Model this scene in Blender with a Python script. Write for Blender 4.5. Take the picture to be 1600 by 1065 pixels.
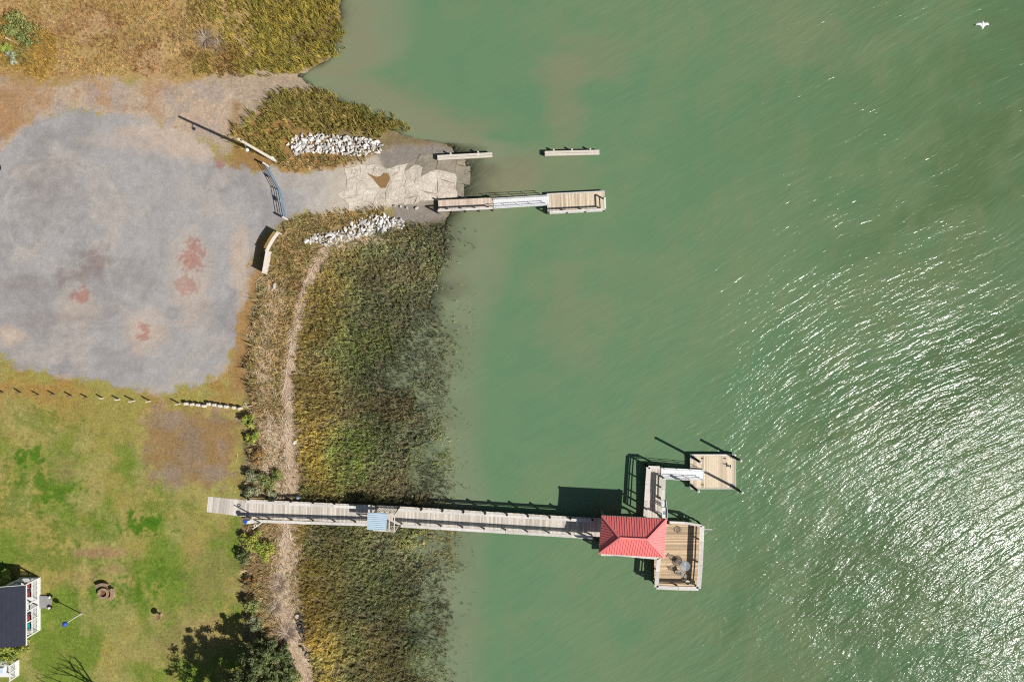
import bpy, bmesh, math, random
import numpy as np
from mathutils import Vector, Matrix

random.seed(7)
RNG = np.random.default_rng(11)
for o in list(bpy.data.objects):
    bpy.data.objects.remove(o)
scene = bpy.context.scene
COL = scene.collection

# ------------------------------------------------------------------ camera, sky, sun, exposure
H = 78.0                       # flying height over the water, metres
K0 = H * 1.5068 / 1600.0       # metres on the water per photograph pixel
SUN_EL = math.radians(41.0)
SUN_AZ = Vector((0.887, -0.461)).normalized()

cam_d = bpy.data.cameras.new('camera')
cam = bpy.data.objects.new('camera', cam_d)
COL.objects.link(cam)
cam.location = (0, 0, H)
cam.rotation_euler = (0, 0, 0)
cam_d.sensor_width = 36.0
cam_d.lens = 18.0 / (1.5068 / 2)
cam_d.clip_start = 0.5
cam_d.clip_end = 6000
scene.camera = cam

world = bpy.data.worlds.new('World')
scene.world = world
world.use_nodes = True
wn = world.node_tree.nodes
sky = wn.new('ShaderNodeTexSky')
sky.sky_type = 'NISHITA'
sky.sun_disc = False
sky.sun_elevation = SUN_EL
sky.sun_rotation = math.atan2(SUN_AZ.x, SUN_AZ.y)
wn['Background'].inputs['Strength'].default_value = 0.05
world.node_tree.links.new(sky.outputs[0], wn['Background'].inputs['Color'])

sun_d = bpy.data.lights.new('sun', 'SUN')
sun_d.energy = 5.0
sun_d.angle = math.radians(0.53)
sun_d.color = (1.0, 0.965, 0.92)
sun = bpy.data.objects.new('sun', sun_d)
COL.objects.link(sun)
sv = Vector((SUN_AZ.x * math.cos(SUN_EL), SUN_AZ.y * math.cos(SUN_EL), math.sin(SUN_EL)))
sun.rotation_euler = sv.to_track_quat('Z', 'Y').to_euler()
sun.location = sv * 120

scene.view_settings.view_transform = 'Standard'
scene.view_settings.look = 'None'
scene.view_settings.exposure = 0.0
scene.view_settings.gamma = 1.0
scene.view_settings.use_curve_mapping = False
scene.render.engine = 'CYCLES'
scene.cycles.use_denoising = False
scene.cycles.filter_width = 1.15
scene.cycles.max_bounces = 5
scene.cycles.diffuse_bounces = 2
scene.cycles.glossy_bounces = 2
scene.cycles.transparent_max_bounces = 10
scene.cycles.caustics_reflective = False
scene.cycles.caustics_refractive = False
scene.cycles.sample_clamp_indirect = 4.0

# ------------------------------------------------------------------ coordinates
def P(px, py, z=0.0):
    """World point seen at photograph pixel (px, py) when it lies at height z."""
    k = K0 * (H - z) / H
    return Vector(((px - 800.0) * k, (532.5 - py) * k, z))

def lin(r, g, b, gain=1.0):
    def f(c):
        c = c / 255.0
        return (c / 12.92 if c <= 0.04045 else ((c + 0.055) / 1.055) ** 2.4) * gain
    return np.array((f(r), f(g), f(b)))

# ------------------------------------------------------------------ numpy noise
def _hash(ix, iy, seed):
    h = (ix.astype(np.int64) * 374761393 + iy.astype(np.int64) * 668265263 + seed * 974711) & 0x7fffffff
    h = ((h ^ (h >> 13)) * 1274126177) & 0x7fffffff
    return ((h ^ (h >> 16)) & 0xffff) / 65535.0

def vnoise(x, y, seed=0):
    x0 = np.floor(x); y0 = np.floor(y)
    fx = x - x0; fy = y - y0
    fx = fx * fx * (3 - 2 * fx); fy = fy * fy * (3 - 2 * fy)
    a = _hash(x0, y0, seed); b = _hash(x0 + 1, y0, seed)
    c = _hash(x0, y0 + 1, seed); d = _hash(x0 + 1, y0 + 1, seed)
    return (a * (1 - fx) + b * fx) * (1 - fy) + (c * (1 - fx) + d * fx) * fy

def fbm(x, y, size, octv=4, seed=0):
    x = np.asarray(x, float) / size; y = np.asarray(y, float) / size
    s = 0; amp = 1.0; tot = 0
    for i in range(octv):
        s = s + amp * vnoise(x * 2 ** i + i * 17.3, y * 2 ** i - i * 9.1, seed + i * 31)
        tot += amp; amp *= 0.55
    return s / tot

def sstep(e0, e1, x):
    t = np.clip((x - e0) / (e1 - e0), 0, 1)
    return t * t * (3 - 2 * t)

def poly_sd(px, py, poly):
    """signed distance, negative inside"""
    px = np.asarray(px, float); py = np.asarray(py, float)
    d = np.full(px.shape, 1e18); inside = np.zeros(px.shape, bool)
    n = len(poly)
    for i in range(n):
        ax, ay = poly[i]; bx, by = poly[(i + 1) % n]
        ex, ey = bx - ax, by - ay
        wx, wy = px - ax, py - ay
        t = np.clip((wx * ex + wy * ey) / (ex * ex + ey * ey + 1e-9), 0, 1)
        d = np.minimum(d, (wx - ex * t) ** 2 + (wy - ey * t) ** 2)
        c = ((ay > py) != (by > py))
        with np.errstate(divide='ignore', invalid='ignore'):
            xi = (bx - ax) * (py - ay) / (by - ay if by != ay else 1e-9) + ax
        inside ^= c & (px < xi)
    d = np.sqrt(d)
    return np.where(inside, -d, d)

def line_d(px, py, pts):
    d = np.full(np.shape(px), 1e18)
    for (ax, ay), (bx, by) in zip(pts[:-1], pts[1:]):
        ex, ey = bx - ax, by - ay
        t = np.clip(((px - ax) * ex + (py - ay) * ey) / (ex * ex + ey * ey), 0, 1)
        d = np.minimum(d, (px - ax - ex * t) ** 2 + (py - ay - ey * t) ** 2)
    return np.sqrt(d)

# ------------------------------------------------------------------ terrain height
YS = [-400, 0, 50, 90, 105, 118, 130, 150, 175, 195, 212, 225, 245, 300, 325, 345, 400, 500, 600, 700, 800, 900, 1000, 1065, 1500]
XW = [545, 532, 530, 518, 490, 462, 476, 518, 566, 598, 628, 700, 716, 718, 706, 694, 688, 655, 640, 640, 652, 645, 640, 640, 620]
YR = [-400, 0, 90, 118, 150, 200, 230, 250, 300, 330, 350, 380, 400, 450, 500, 560, 620, 700, 760, 830, 900, 960, 1040, 1500]
XR = [360, 370, 380, 375, 400, 460, 540, 610, 610, 580, 545, 520, 508, 488, 475, 464, 468, 472, 475, 465, 472, 475, 490, 500]
YB = [-400, 0, 120, 180, 250, 300, 340, 400, 480, 560, 640, 800, 900, 1000, 1065, 1500]
XB = [180, 200, 240, 330, 420, 450, 440, 410, 395, 386, 384, 376, 372, 380, 392, 420]

def terrain(gx, gy):
    """height from ground pixel coordinates (pixels of the water plane)"""
    gx = np.asarray(gx, float); gy = np.asarray(gy, float)
    wob = (fbm(gx, gy, 60, 3, 5) - 0.5) * 22
    x = gx + wob
    xw = np.interp(gy, YS, XW); xr = np.minimum(np.interp(gy, YR, XR), xw - 25); xb = np.minimum(np.interp(gy, YB, XB), xr - 30)
    z = np.where(x < xb, 0.92 + 0.12 * sstep(0, 300, xb - x),
        np.where(x < xr, 0.92 - 0.57 * sstep(0, 1, (x - xb) / (xr - xb)),
        np.where(x < xw, 0.35 - 0.35 * (x - xr) / (xw - xr), 0.0)))
    d = np.maximum(x - xw, 0)
    z = z - np.where(d < 100, d * 0.0046, 0.46 + (d - 100) * 0.0095)
    nq_ = (fbm(gx, gy, 18, 3, 33) - .5) * 1.4
    for (qx, qy, rx, ry, dp) in ((640, 560, 34, 46, 0.20), (618, 592, 26, 22, 0.22), (655, 610, 30, 16, 0.18), (662, 508, 18, 22, 0.16), (640, 668, 24, 18, .22), (668, 705, 34, 16, .2), (650, 745, 20, 22, .22), (660, 860, 40, 24, .2), (670, 920, 28, 22, 0.15), (640, 970, 40, 20, .15), (655, 1040, 40, 22, .2)):
        z = z - dp * sstep(1.3, .1, np.hypot((gx - qx) / rx, (gy - qy) / ry) + nq_)
    z = np.maximum(z, -3.0 + 0 * z)
    z = z + (fbm(gx, gy, 9, 3, 8) - 0.5) * 0.07 * sstep(-60, 40, gx - xb)
    return z

def tz(x, y):
    return float(terrain(np.array([x / K0 + 800.0]), np.array([532.5 - y / K0]))[0])

def PG(px, py, dz=0.0):
    """point on the land seen at pixel (px, py)"""
    z = 0.8
    for _ in range(4):
        p = P(px, py, z); z = tz(p.x, p.y)
    p = P(px, py, z); p.z = z + dz
    return p

# ------------------------------------------------------------------ materials
def new_mat(name):
    m = bpy.data.materials.new(name); m.use_nodes = True
    nt = m.node_tree
    return m, nt, nt.nodes, nt.links, nt.nodes['Principled BSDF']

def simple(name, col, rough=0.7, var=0.25, scale=3.0, bump=0.0, rnd=0.0, metal=0.0, stretch=(1, 1, 1), detail=5.0, spec=0.3):
    """colour with grain; rnd: change of brightness from object to object"""
    m, nt, N, L, b = new_mat(name)
    tc = N.new('ShaderNodeTexCoord'); mp = N.new('ShaderNodeMapping'); mp.inputs['Scale'].default_value = stretch
    L.new(tc.outputs['Object'], mp.inputs['Vector'])
    nz = N.new('ShaderNodeTexNoise'); nz.inputs['Scale'].default_value = scale; nz.inputs['Detail'].default_value = detail
    nz.inputs['Roughness'].default_value = 0.65
    L.new(mp.outputs[0], nz.inputs['Vector'])
    mr = N.new('ShaderNodeMapRange'); mr.inputs[1].default_value = 0.25; mr.inputs[2].default_value = 0.75
    mr.inputs[3].default_value = 1 - var; mr.inputs[4].default_value = 1 + var
    L.new(nz.outputs['Fac'], mr.inputs[0])
    val = mr.outputs[0]
    if rnd:
        oi = N.new('ShaderNodeObjectInfo')
        m2 = N.new('ShaderNodeMapRange'); m2.inputs[3].default_value = 1 - rnd; m2.inputs[4].default_value = 1 + rnd
        L.new(oi.outputs['Random'], m2.inputs[0])
        mu = N.new('ShaderNodeMath'); mu.operation = 'MULTIPLY'
        L.new(val, mu.inputs[0]); L.new(m2.outputs[0], mu.inputs[1]); val = mu.outputs[0]
        ad = N.new('ShaderNodeVectorMath'); ad.operation = 'ADD'
        L.new(tc.outputs['Object'], ad.inputs[0])
        sc = N.new('ShaderNodeVectorMath'); sc.operation = 'SCALE'; sc.inputs[0].default_value = (91, 37, 53)
        L.new(oi.outputs['Random'], sc.inputs['Scale']); L.new(sc.outputs[0], ad.inputs[1]); L.new(ad.outputs[0], mp.inputs['Vector'])
    mx = N.new('ShaderNodeVectorMath'); mx.operation = 'SCALE'; mx.inputs[0].default_value = tuple(col[:3])
    L.new(val, mx.inputs['Scale'])
    L.new(mx.outputs[0], b.inputs['Base Color'])
    b.inputs['Roughness'].default_value = rough
    b.inputs['Metallic'].default_value = metal
    b.inputs['Specular IOR Level'].default_value = spec
    if bump:
        bp = N.new('ShaderNodeBump'); bp.inputs['Strength'].default_value = 0.6; bp.inputs['Distance'].default_value = bump
        L.new(nz.outputs['Fac'], bp.inputs['Height']); L.new(bp.outputs[0], b.inputs['Normal'])
    return m

M = {}
M['deck'] = simple('weathered_deck_boards', lin(208, 199, 186), 0.85, 0.16, 2.2, 0.004, 0.24, stretch=(1, 6, 1))
M['deck_new'] = simple('tan_deck_boards', lin(218, 200, 172), 0.8, 0.16, 2.2, 0.004, 0.26, stretch=(1, 6, 1))
M['deck_tan'] = simple('brown_tan_deck_boards', lin(202, 176, 142), 0.8, 0.18, 2.2, 0.004, 0.3, stretch=(1, 6, 1))
M['deck_red'] = simple('reddish_deck_boards', lin(214, 194, 174), 0.8, 0.2, 2.2, 0.004, 0.2, stretch=(1, 6, 1))
M['rail'] = simple('weathered_rail_timber', lin(214, 209, 200), 0.85, 0.2, 4, 0.004, 0.14)
M['timber'] = simple('grey_structural_timber', lin(120, 108, 92), 0.9, 0.3, 4, 0.006, 0.15)
M['pile'] = simple('dark_treated_pile', lin(52, 46, 40), 0.9, 0.35, 6, 0.01, 0.1)
M['pile_cap'] = simple('white_pile_cap', lin(205, 205, 200), 0.5, 0.1, 5)
M['red_roof'] = simple('red_metal_roofing', lin(236, 124, 120), 0.5, 0.13, 0.9, 0.0, 0.05, spec=0.5)
M['red_seam'] = simple('red_metal_seam', lin(238, 132, 128), 0.42, 0.1, 1.2, spec=0.5)
M['blue_roof'] = simple('pale_blue_metal_roofing', lin(190, 210, 222), 0.4, 0.08, 2, spec=0.5)
M['alu'] = simple('brushed_aluminium', lin(228, 229, 228), 0.6, 0.06, 6, metal=0.08)
M['galv'] = simple('galvanised_tube', lin(150, 172, 190), 0.45, 0.12, 6, metal=0.45)
M['white'] = simple('white_paint', lin(228, 228, 224), 0.5, 0.07, 4)
M['white_post'] = simple('pale_weathered_pole', lin(214, 205, 188), 0.75, 0.18, 6)
M['black'] = simple('black_metal', lin(28, 28, 30), 0.5, 0.2, 8)
M['rubber'] = simple('old_black_rubber', lin(58, 58, 58), 0.85, 0.3, 9, 0.01)
M['shingle'] = simple('dark_slate_roofing', lin(52, 55, 66), 0.75, 0.16, 1.4, 0.004, spec=0.25)
M['blue'] = simple('blue_plastic', lin(50, 90, 175), 0.35, 0.08, 4)
M['teal'] = simple('teal_cushion', lin(40, 150, 155), 0.8, 0.15, 6)
M['redcloth'] = simple('red_cushion', lin(150, 62, 66), 0.8, 0.15, 6)
M['stone'] = simple('brown_block_stone', lin(160, 134, 110), 0.9, 0.3, 4, 0.02, 0.15)
M['ash'] = simple('dark_ash', lin(120, 88, 66), 0.95, 0.3, 6)
M['rock'] = simple('pale_riprap_stone', lin(204, 199, 192), 0.9, 0.28, 2.6, 0.04, 0.32)
def slab_mat(name, c0, c1, c2):
    m, nt, N, L, b = new_mat(name)
    geo = N.new('ShaderNodeNewGeometry')
    def noise(sc, det, dist=0.0):
        n = N.new('ShaderNodeTexNoise'); n.inputs['Scale'].default_value = sc; n.inputs['Detail'].default_value = det
        n.inputs['Roughness'].default_value = .68; n.inputs['Distortion'].default_value = dist
        L.new(geo.outputs['Position'], n.inputs['Vector']); return n
    big = noise(.42, 8, .6); fine = noise(3.2, 8)
    def ramp_(src, a, b_):
        r = N.new('ShaderNodeMapRange'); r.inputs[1].default_value = a; r.inputs[2].default_value = b_; L.new(src, r.inputs[0]); return r.outputs[0]
    def mix_(f, a, b_):
        q = N.new('ShaderNodeMix'); q.data_type = 'RGBA'
        L.new(f, q.inputs[0])
        for k, v in ((6, a), (7, b_)):
            if isinstance(v, tuple): q.inputs[k].default_value = v
            else: L.new(v, q.inputs[k])
        return q.outputs[2]
    T = lambda c: (*lin(*c), 1)
    col = mix_(ramp_(big.outputs['Fac'], .36, .62), T(c0), T(c1))
    col = mix_(ramp_(fine.outputs['Fac'], .52, .72), col, T(c2))
    # hairline cracks
    wv = N.new('ShaderNodeVectorMath'); wv.operation = 'SCALE'; wv.inputs['Scale'].default_value = .5
    L.new(fine.outputs['Color'], wv.inputs[0])
    ad = N.new('ShaderNodeVectorMath'); ad.operation = 'ADD'; L.new(geo.outputs['Position'], ad.inputs[0]); L.new(wv.outputs[0], ad.inputs[1])
    vo = N.new('ShaderNodeTexVoronoi'); vo.feature = 'DISTANCE_TO_EDGE'; vo.inputs['Scale'].default_value = .85
    L.new(ad.outputs[0], vo.inputs['Vector'])
    col = mix_(ramp_(vo.outputs['Distance'], .022, .0), col, T((158, 146, 128)))
    L.new(col, b.inputs['Base Color'])
    b.inputs['Roughness'].default_value = .9; b.inputs['Specular IOR Level'].default_value = .2
    bp = N.new('ShaderNodeBump'); bp.inputs['Strength'].default_value = 1.0; bp.inputs['Distance'].default_value = .09
    L.new(fine.outputs['Fac'], bp.inputs['Height']); L.new(bp.outputs[0], b.inputs['Normal'])
    return m
M['slab'] = slab_mat('pale_ramp_concrete', (220, 208, 190), (188, 175, 158), (232, 224, 210))
M['slab_wet'] = slab_mat('algae_stained_concrete', (158, 148, 130), (130, 122, 108), (172, 162, 144))
M['concrete'] = simple('grey_path_concrete', lin(150, 148, 146), 0.9, 0.15, 3, 0.01)
M['mudpool'] = simple('muddy_puddle_water', lin(148, 116, 76), 0.12, 0.1, 1.5, spec=0.5)
M['sign_back'] = simple('pale_sign_boards', lin(214, 205, 196), 0.7, 0.15, 3, 0.0, 0.05)
M['bark'] = simple('grey_bark', lin(96, 84, 70), 0.95, 0.35, 7, 0.02)
M['deadwood'] = simple('bleached_driftwood', lin(205, 188, 165), 0.9, 0.25, 6, 0.01)
M['iron'] = simple('wrought_metal_frame', lin(150, 144, 136), 0.5, 0.15, 8, metal=0.3)
M['glass_top'] = simple('pale_glass_table_top', lin(140, 158, 166), 0.12, 0.08, 3, spec=0.6)
M['table_glass'] = simple('clear_glass_table_top', lin(170, 184, 190), 0.1, 0.05, 3, spec=0.6)
M['table_glass'].node_tree.nodes['Principled BSDF'].inputs['Alpha'].default_value = 0.42
M['bucket'] = simple('cream_plastic', lin(214, 202, 176), 0.5, 0.1, 4)
M['mesh'] = simple('netting_wire', lin(120, 110, 96), 0.8, 0.2, 9)
M['feather'] = simple('white_feathers', lin(240, 238, 235), 0.8, 0.08, 6)
M['feather_dark'] = simple('dark_wing_feathers', lin(45, 42, 42), 0.8, 0.1, 6)
M['bill'] = simple('orange_bill', lin(214, 150, 70), 0.6, 0.1, 6)
M['wall'] = simple('pale_siding', lin(196, 200, 202), 0.7, 0.1, 3)
M['pot'] = simple('dark_pot', lin(40, 40, 42), 0.6, 0.2, 6)

def col_mat(name, rough=0.85, transl=0.0, fine=None, bump=0.0):
    """colour from the mesh's own albedo attribute, with fine grain"""
    m, nt, N, L, b = new_mat(name)
    at = N.new('ShaderNodeAttribute'); at.attribute_name = 'col'
    out = at.outputs['Color']
    b.inputs['Roughness'].default_value = rough
    b.inputs['Specular IOR Level'].default_value = 0.15
    if fine:
        geo = N.new('ShaderNodeNewGeometry')
        last = None
        for sc, var in fine:
            nz = N.new('ShaderNodeTexNoise'); nz.inputs['Scale'].default_value = sc; nz.inputs['Detail'].default_value = 6
            nz.inputs['Roughness'].default_value = 0.7
            L.new(geo.outputs['Position'], nz.inputs['Vector'])
            mr = N.new('ShaderNodeMapRange'); mr.inputs[1].default_value = 0.3; mr.inputs[2].default_value = 0.7
            mr.inputs[3].default_value = 1 - var; mr.inputs[4].default_value = 1 + var
            L.new(nz.outputs['Fac'], mr.inputs[0])
            mm = N.new('ShaderNodeMix'); mm.data_type = 'FLOAT'; mm.inputs[2].default_value = 1.0
            L.new(at.outputs['Alpha'], mm.inputs[0]); L.new(mr.outputs[0], mm.inputs[3])
            v = N.new('ShaderNodeVectorMath'); v.operation = 'SCALE'
            L.new(out, v.inputs[0]); L.new(mm.outputs[0], v.inputs['Scale']); out = v.outputs[0]
            last = nz
        if bump:
            bp = N.new('ShaderNodeBump'); bp.inputs['Strength'].default_value = 0.8; bp.inputs['Distance'].default_value = bump
            L.new(last.outputs['Fac'], bp.inputs['Height']); L.new(bp.outputs[0], b.inputs['Normal'])
    L.new(out, b.inputs['Base Color'])
    if transl:
        tr = N.new('ShaderNodeBsdfTranslucent'); L.new(out, tr.inputs['Color'])
        mx = N.new('ShaderNodeMixShader'); mx.inputs[0].default_value = transl
        L.new(b.outputs[0], mx.inputs[1]); L.new(tr.outputs[0], mx.inputs[2])
        L.new(mx.outputs[0], N['Material Output'].inputs['Surface'])
    return m

M['ground'] = col_mat('ground_soil_gravel_turf', 0.95, 0, [(0.9, 0.10), (3.2, 0.22), (9.0, 0.30)], 0.05)
M['blade'] = col_mat('grass_blades', 0.7, 0.4)
M['straw'] = col_mat('dry_straw', 0.8, 0.0)
M['leaf'] = col_mat('shrub_leaves', 0.6, 0.25)

# ------------------------------------------------------------------ object helpers
ORG = {}
def link(o, parent=None, org=None):
    COL.objects.link(o)
    if parent is not None:
        o.parent = parent
        ORG[o.name] = ORG[parent.name]
    else:
        ORG[o.name] = Vector(org) if org is not None else Vector((0, 0, 0))
    return o

def tag(o, label, cat=None, group=None, kind=None):
    if label: o['label'] = label
    if cat: o['category'] = cat
    if group: o['group'] = group
    if kind: o['kind'] = kind
    return o

def thing(name, label, cat, loc, group=None):
    o = bpy.data.objects.new(name, None)
    o.empty_display_size = 0.3
    o.location = loc
    link(o, None, loc)
    return tag(o, label, cat, group)

class MB:
    def __init__(s): s.v = []; s.f = []
    def _add(s, vs, fs):
        n = len(s.v); s.v += [tuple(q) for q in vs]; s.f += [tuple(i + n for i in f) for f in fs]
    def box(s, c, size, rz=0.0, tilt=None):
        hx, hy, hz = size[0] / 2, size[1] / 2, size[2] / 2
        R = Matrix.Rotation(rz, 3, 'Z')
        if tilt is not None: R = R @ tilt
        vs = [Vector(c) + R @ Vector((a * hx, b * hy, d * hz)) for a in (-1, 1) for b in (-1, 1) for d in (-1, 1)]
        s._add(vs, [(0, 1, 3, 2), (4, 6, 7, 5), (0, 4, 5, 1), (2, 3, 7, 6), (0, 2, 6, 4), (1, 5, 7, 3)])
        return s
    def beam(s, p0, p1, w, h):
        p0 = Vector(p0); p1 = Vector(p1); d = (p1 - p0).normalized()
        side = d.cross(Vector((0, 0, 1)))
        if side.length < 1e-3: side = Vector((1, 0, 0))
        side.normalize(); up = side.cross(d).normalized()
        vs = []
        for q in (p0, p1):
            for a, b in ((-1, -1), (1, -1), (1, 1), (-1, 1)):
                vs.append(q + side * (a * w / 2) + up * (b * h / 2))
        s._add(vs, [(3, 2, 1, 0), (4, 5, 6, 7), (0, 1, 5, 4), (1, 2, 6, 5), (2, 3, 7, 6), (3, 0, 4, 7)])
        return s
    def cyl(s, p0, p1, r0, r1=None, n=10):
        r1 = r0 if r1 is None else r1
        p0 = Vector(p0); p1 = Vector(p1); d = (p1 - p0).normalized()
        a = d.cross(Vector((0.3, 0.9, 0.1))).normalized(); b = d.cross(a).normalized()
        vs = []
        for q, r in ((p0, r0), (p1, r1)):
            for i in range(n):
                t = 2 * math.pi * i / n
                vs.append(q + a * (r * math.cos(t)) + b * (r * math.sin(t)))
        fs = [(i, (i + 1) % n, n + (i + 1) % n, n + i) for i in range(n)]
        fs += [tuple(range(n))[::-1], tuple(range(n, 2 * n))]
        s._add(vs, fs); return s
    def prism(s, pts, z0, z1):
        n = len(pts)
        f0 = (lambda i: z0[i]) if isinstance(z0, (list, tuple)) else (lambda i: z0)
        f1 = (lambda i: z1[i]) if isinstance(z1, (list, tuple)) else (lambda i: z1)
        vs = [(p[0], p[1], f0(i)) for i, p in enumerate(pts)] + [(p[0], p[1], f1(i)) for i, p in enumerate(pts)]
        fs = [tuple(range(n))[::-1], tuple(range(n, 2 * n))] + [(i, (i + 1) % n, n + (i + 1) % n, n + i) for i in range(n)]
        s._add(vs, fs); return s
    def torus(s, c, R, r, n=16, m=8, tilt=None, squash=1.0):
        vs = []; T = tilt if tilt is not None else Matrix.Identity(3)
        for i in range(n):
            a = 2 * math.pi * i / n
            for j in range(m):
                b = 2 * math.pi * j / m
                q = Vector(((R + r * math.cos(b)) * math.cos(a), (R + r * math.cos(b)) * math.sin(a), r * squash * math.sin(b)))
                vs.append(Vector(c) + T @ q)
        fs = [(i * m + j, ((i + 1) % n) * m + j, ((i + 1) % n) * m + (j + 1) % m, i * m + (j + 1) % m) for i in range(n) for j in range(m)]
        s._add(vs, fs); return s
    def lathe(s, c, prof, n=14):
        vs = []
        for r, z in prof:
            for i in range(n):
                a = 2 * math.pi * i / n
                vs.append(Vector(c) + Vector((r * math.cos(a), r * math.sin(a), z)))
        k = len(prof)
        fs = [(j * n + i, j * n + (i + 1) % n, (j + 1) * n + (i + 1) % n, (j + 1) * n + i) for j in range(k - 1) for i in range(n)]
        fs += [tuple(range(n))[::-1], tuple(range((k - 1) * n, k * n))]
        s._add(vs, fs); return s
    def mesh(s, name, mat, org=(0, 0, 0)):
        me = bpy.data.meshes.new(name)
        o = Vector(org)
        me.from_pydata([tuple(Vector(q) - o) for q in s.v], [], s.f)
        me.materials.append(mat); me.update()
        bm = bmesh.new(); bm.from_mesh(me)
        bmesh.ops.recalc_face_normals(bm, faces=bm.faces); bm.to_mesh(me); bm.free()
        return me
    def build(s, name, mat, parent=None, org=None):
        og = ORG[parent.name] if parent is not None else Vector(org if org is not None else (0, 0, 0))
        me = s.mesh(name, mat, og)
        o = bpy.data.objects.new(name, me)
        link(o, parent, og)
        if parent is None: o.location = og
        return o

def bevel(o, w=0.02, seg=1):
    m = o.modifiers.new('bevel', 'BEVEL'); m.width = w; m.segments = seg; m.limit_method = 'ANGLE'
    return o

def smooth(o):
    for p in o.data.polygons: p.use_smooth = True
    return o

def instance(name, me, parent, loc, rz=0.0, scale=None, rot=None):
    o = bpy.data.objects.new(name, me)
    link(o, parent)
    o.location = Vector(loc) - ORG[parent.name]
    o.rotation_euler = rot if rot is not None else (0, 0, rz)
    if scale is not None: o.scale = scale
    return o

def fast_mesh(name, verts, quads, tris, mat, cols=None, parent=None, org=None, smoothed=False):
    """verts Nx3, quads Qx4, tris Tx3 (numpy)"""
    me = bpy.data.meshes.new(name)
    quads = np.asarray(quads, np.int32).reshape(-1, 4); tris = np.asarray(tris, np.int32).reshape(-1, 3)
    nv = len(verts); nq = len(quads); nt_ = len(tris)
    me.vertices.add(nv); me.vertices.foreach_set('co', np.asarray(verts, np.float32).ravel())
    me.loops.add(nq * 4 + nt_ * 3); me.polygons.add(nq + nt_)
    me.loops.foreach_set('vertex_index', np.concatenate([quads.ravel(), tris.ravel()]).astype(np.int32))
    ls = np.concatenate([np.arange(nq) * 4, nq * 4 + np.arange(nt_) * 3]).astype(np.int32)
    me.polygons.foreach_set('loop_start', ls)
    if smoothed: me.polygons.foreach_set('use_smooth', np.ones(nq + nt_, bool))
    me.update(calc_edges=True)
    if cols is not None:
        a = me.attributes.new('col', 'FLOAT_COLOR', 'POINT')
        c4 = np.ones((nv, 4), np.float32); c4[:, :cols.shape[1]] = cols
        a.data.foreach_set('color', c4.ravel())
    me.materials.append(mat)
    o = bpy.data.objects.new(name, me)
    link(o, parent, org)
    if parent is None and org is not None: o.location = org
    return o

def grade(lo, hi, step, far):
    a = list(np.arange(lo, hi + step / 2, step))
    s = step; x = a[-1]
    while x < far: s *= 1.35; x += s; a.append(x)
    s = step; x = a[0]; pre = []
    while x > -far: s *= 1.35; x -= s; pre.append(x)
    return np.array(pre[::-1] + a)

# ------------------------------------------------------------------ ground colours
LOT = [(-400, 235), (0, 232), (30, 206), (70, 180), (120, 172), (190, 180), (250, 192), (300, 215), (345, 250), (400, 266), (425, 258),
       (450, 272), (520, 263), (560, 250), (600, 240), (760, 240), (760, 320), (620, 326), (545, 328), (455, 336), (440, 346), (418, 356), (400, 385), (388, 430), (374, 480),
       (366, 540), (345, 580), (300, 600), (250, 612), (180, 600), (110, 585), (60, 577), (20, 567), (0, 548), (-400, 560)]
DIRT = [(230, 650), (260, 640), (330, 642), (370, 660), (375, 700), (365, 745), (320, 762), (260, 755), (232, 735), (222, 690)]
WRACK_N = [(600, 372), (555, 378), (515, 385), (500, 405), (482, 440), (468, 490), (455, 545), (450, 600), (448, 650), (452, 700), (455, 765)]
WRACK_S = [(450, 820), (450, 850), (444, 900), (442, 950), (454, 985), (466, 1020), (478, 1065), (490, 1200)]
SAND_N = [(-400, 130), (0, 128), (60, 140), (150, 125), (240, 135), (330, 128), (370, 118), (460, 116), (480, 130), (420, 165), (380, 190), (350, 235), (300, 210), (240, 185), (180, 175), (110, 168), (50, 185), (0, 225), (-400, 230)]

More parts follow.
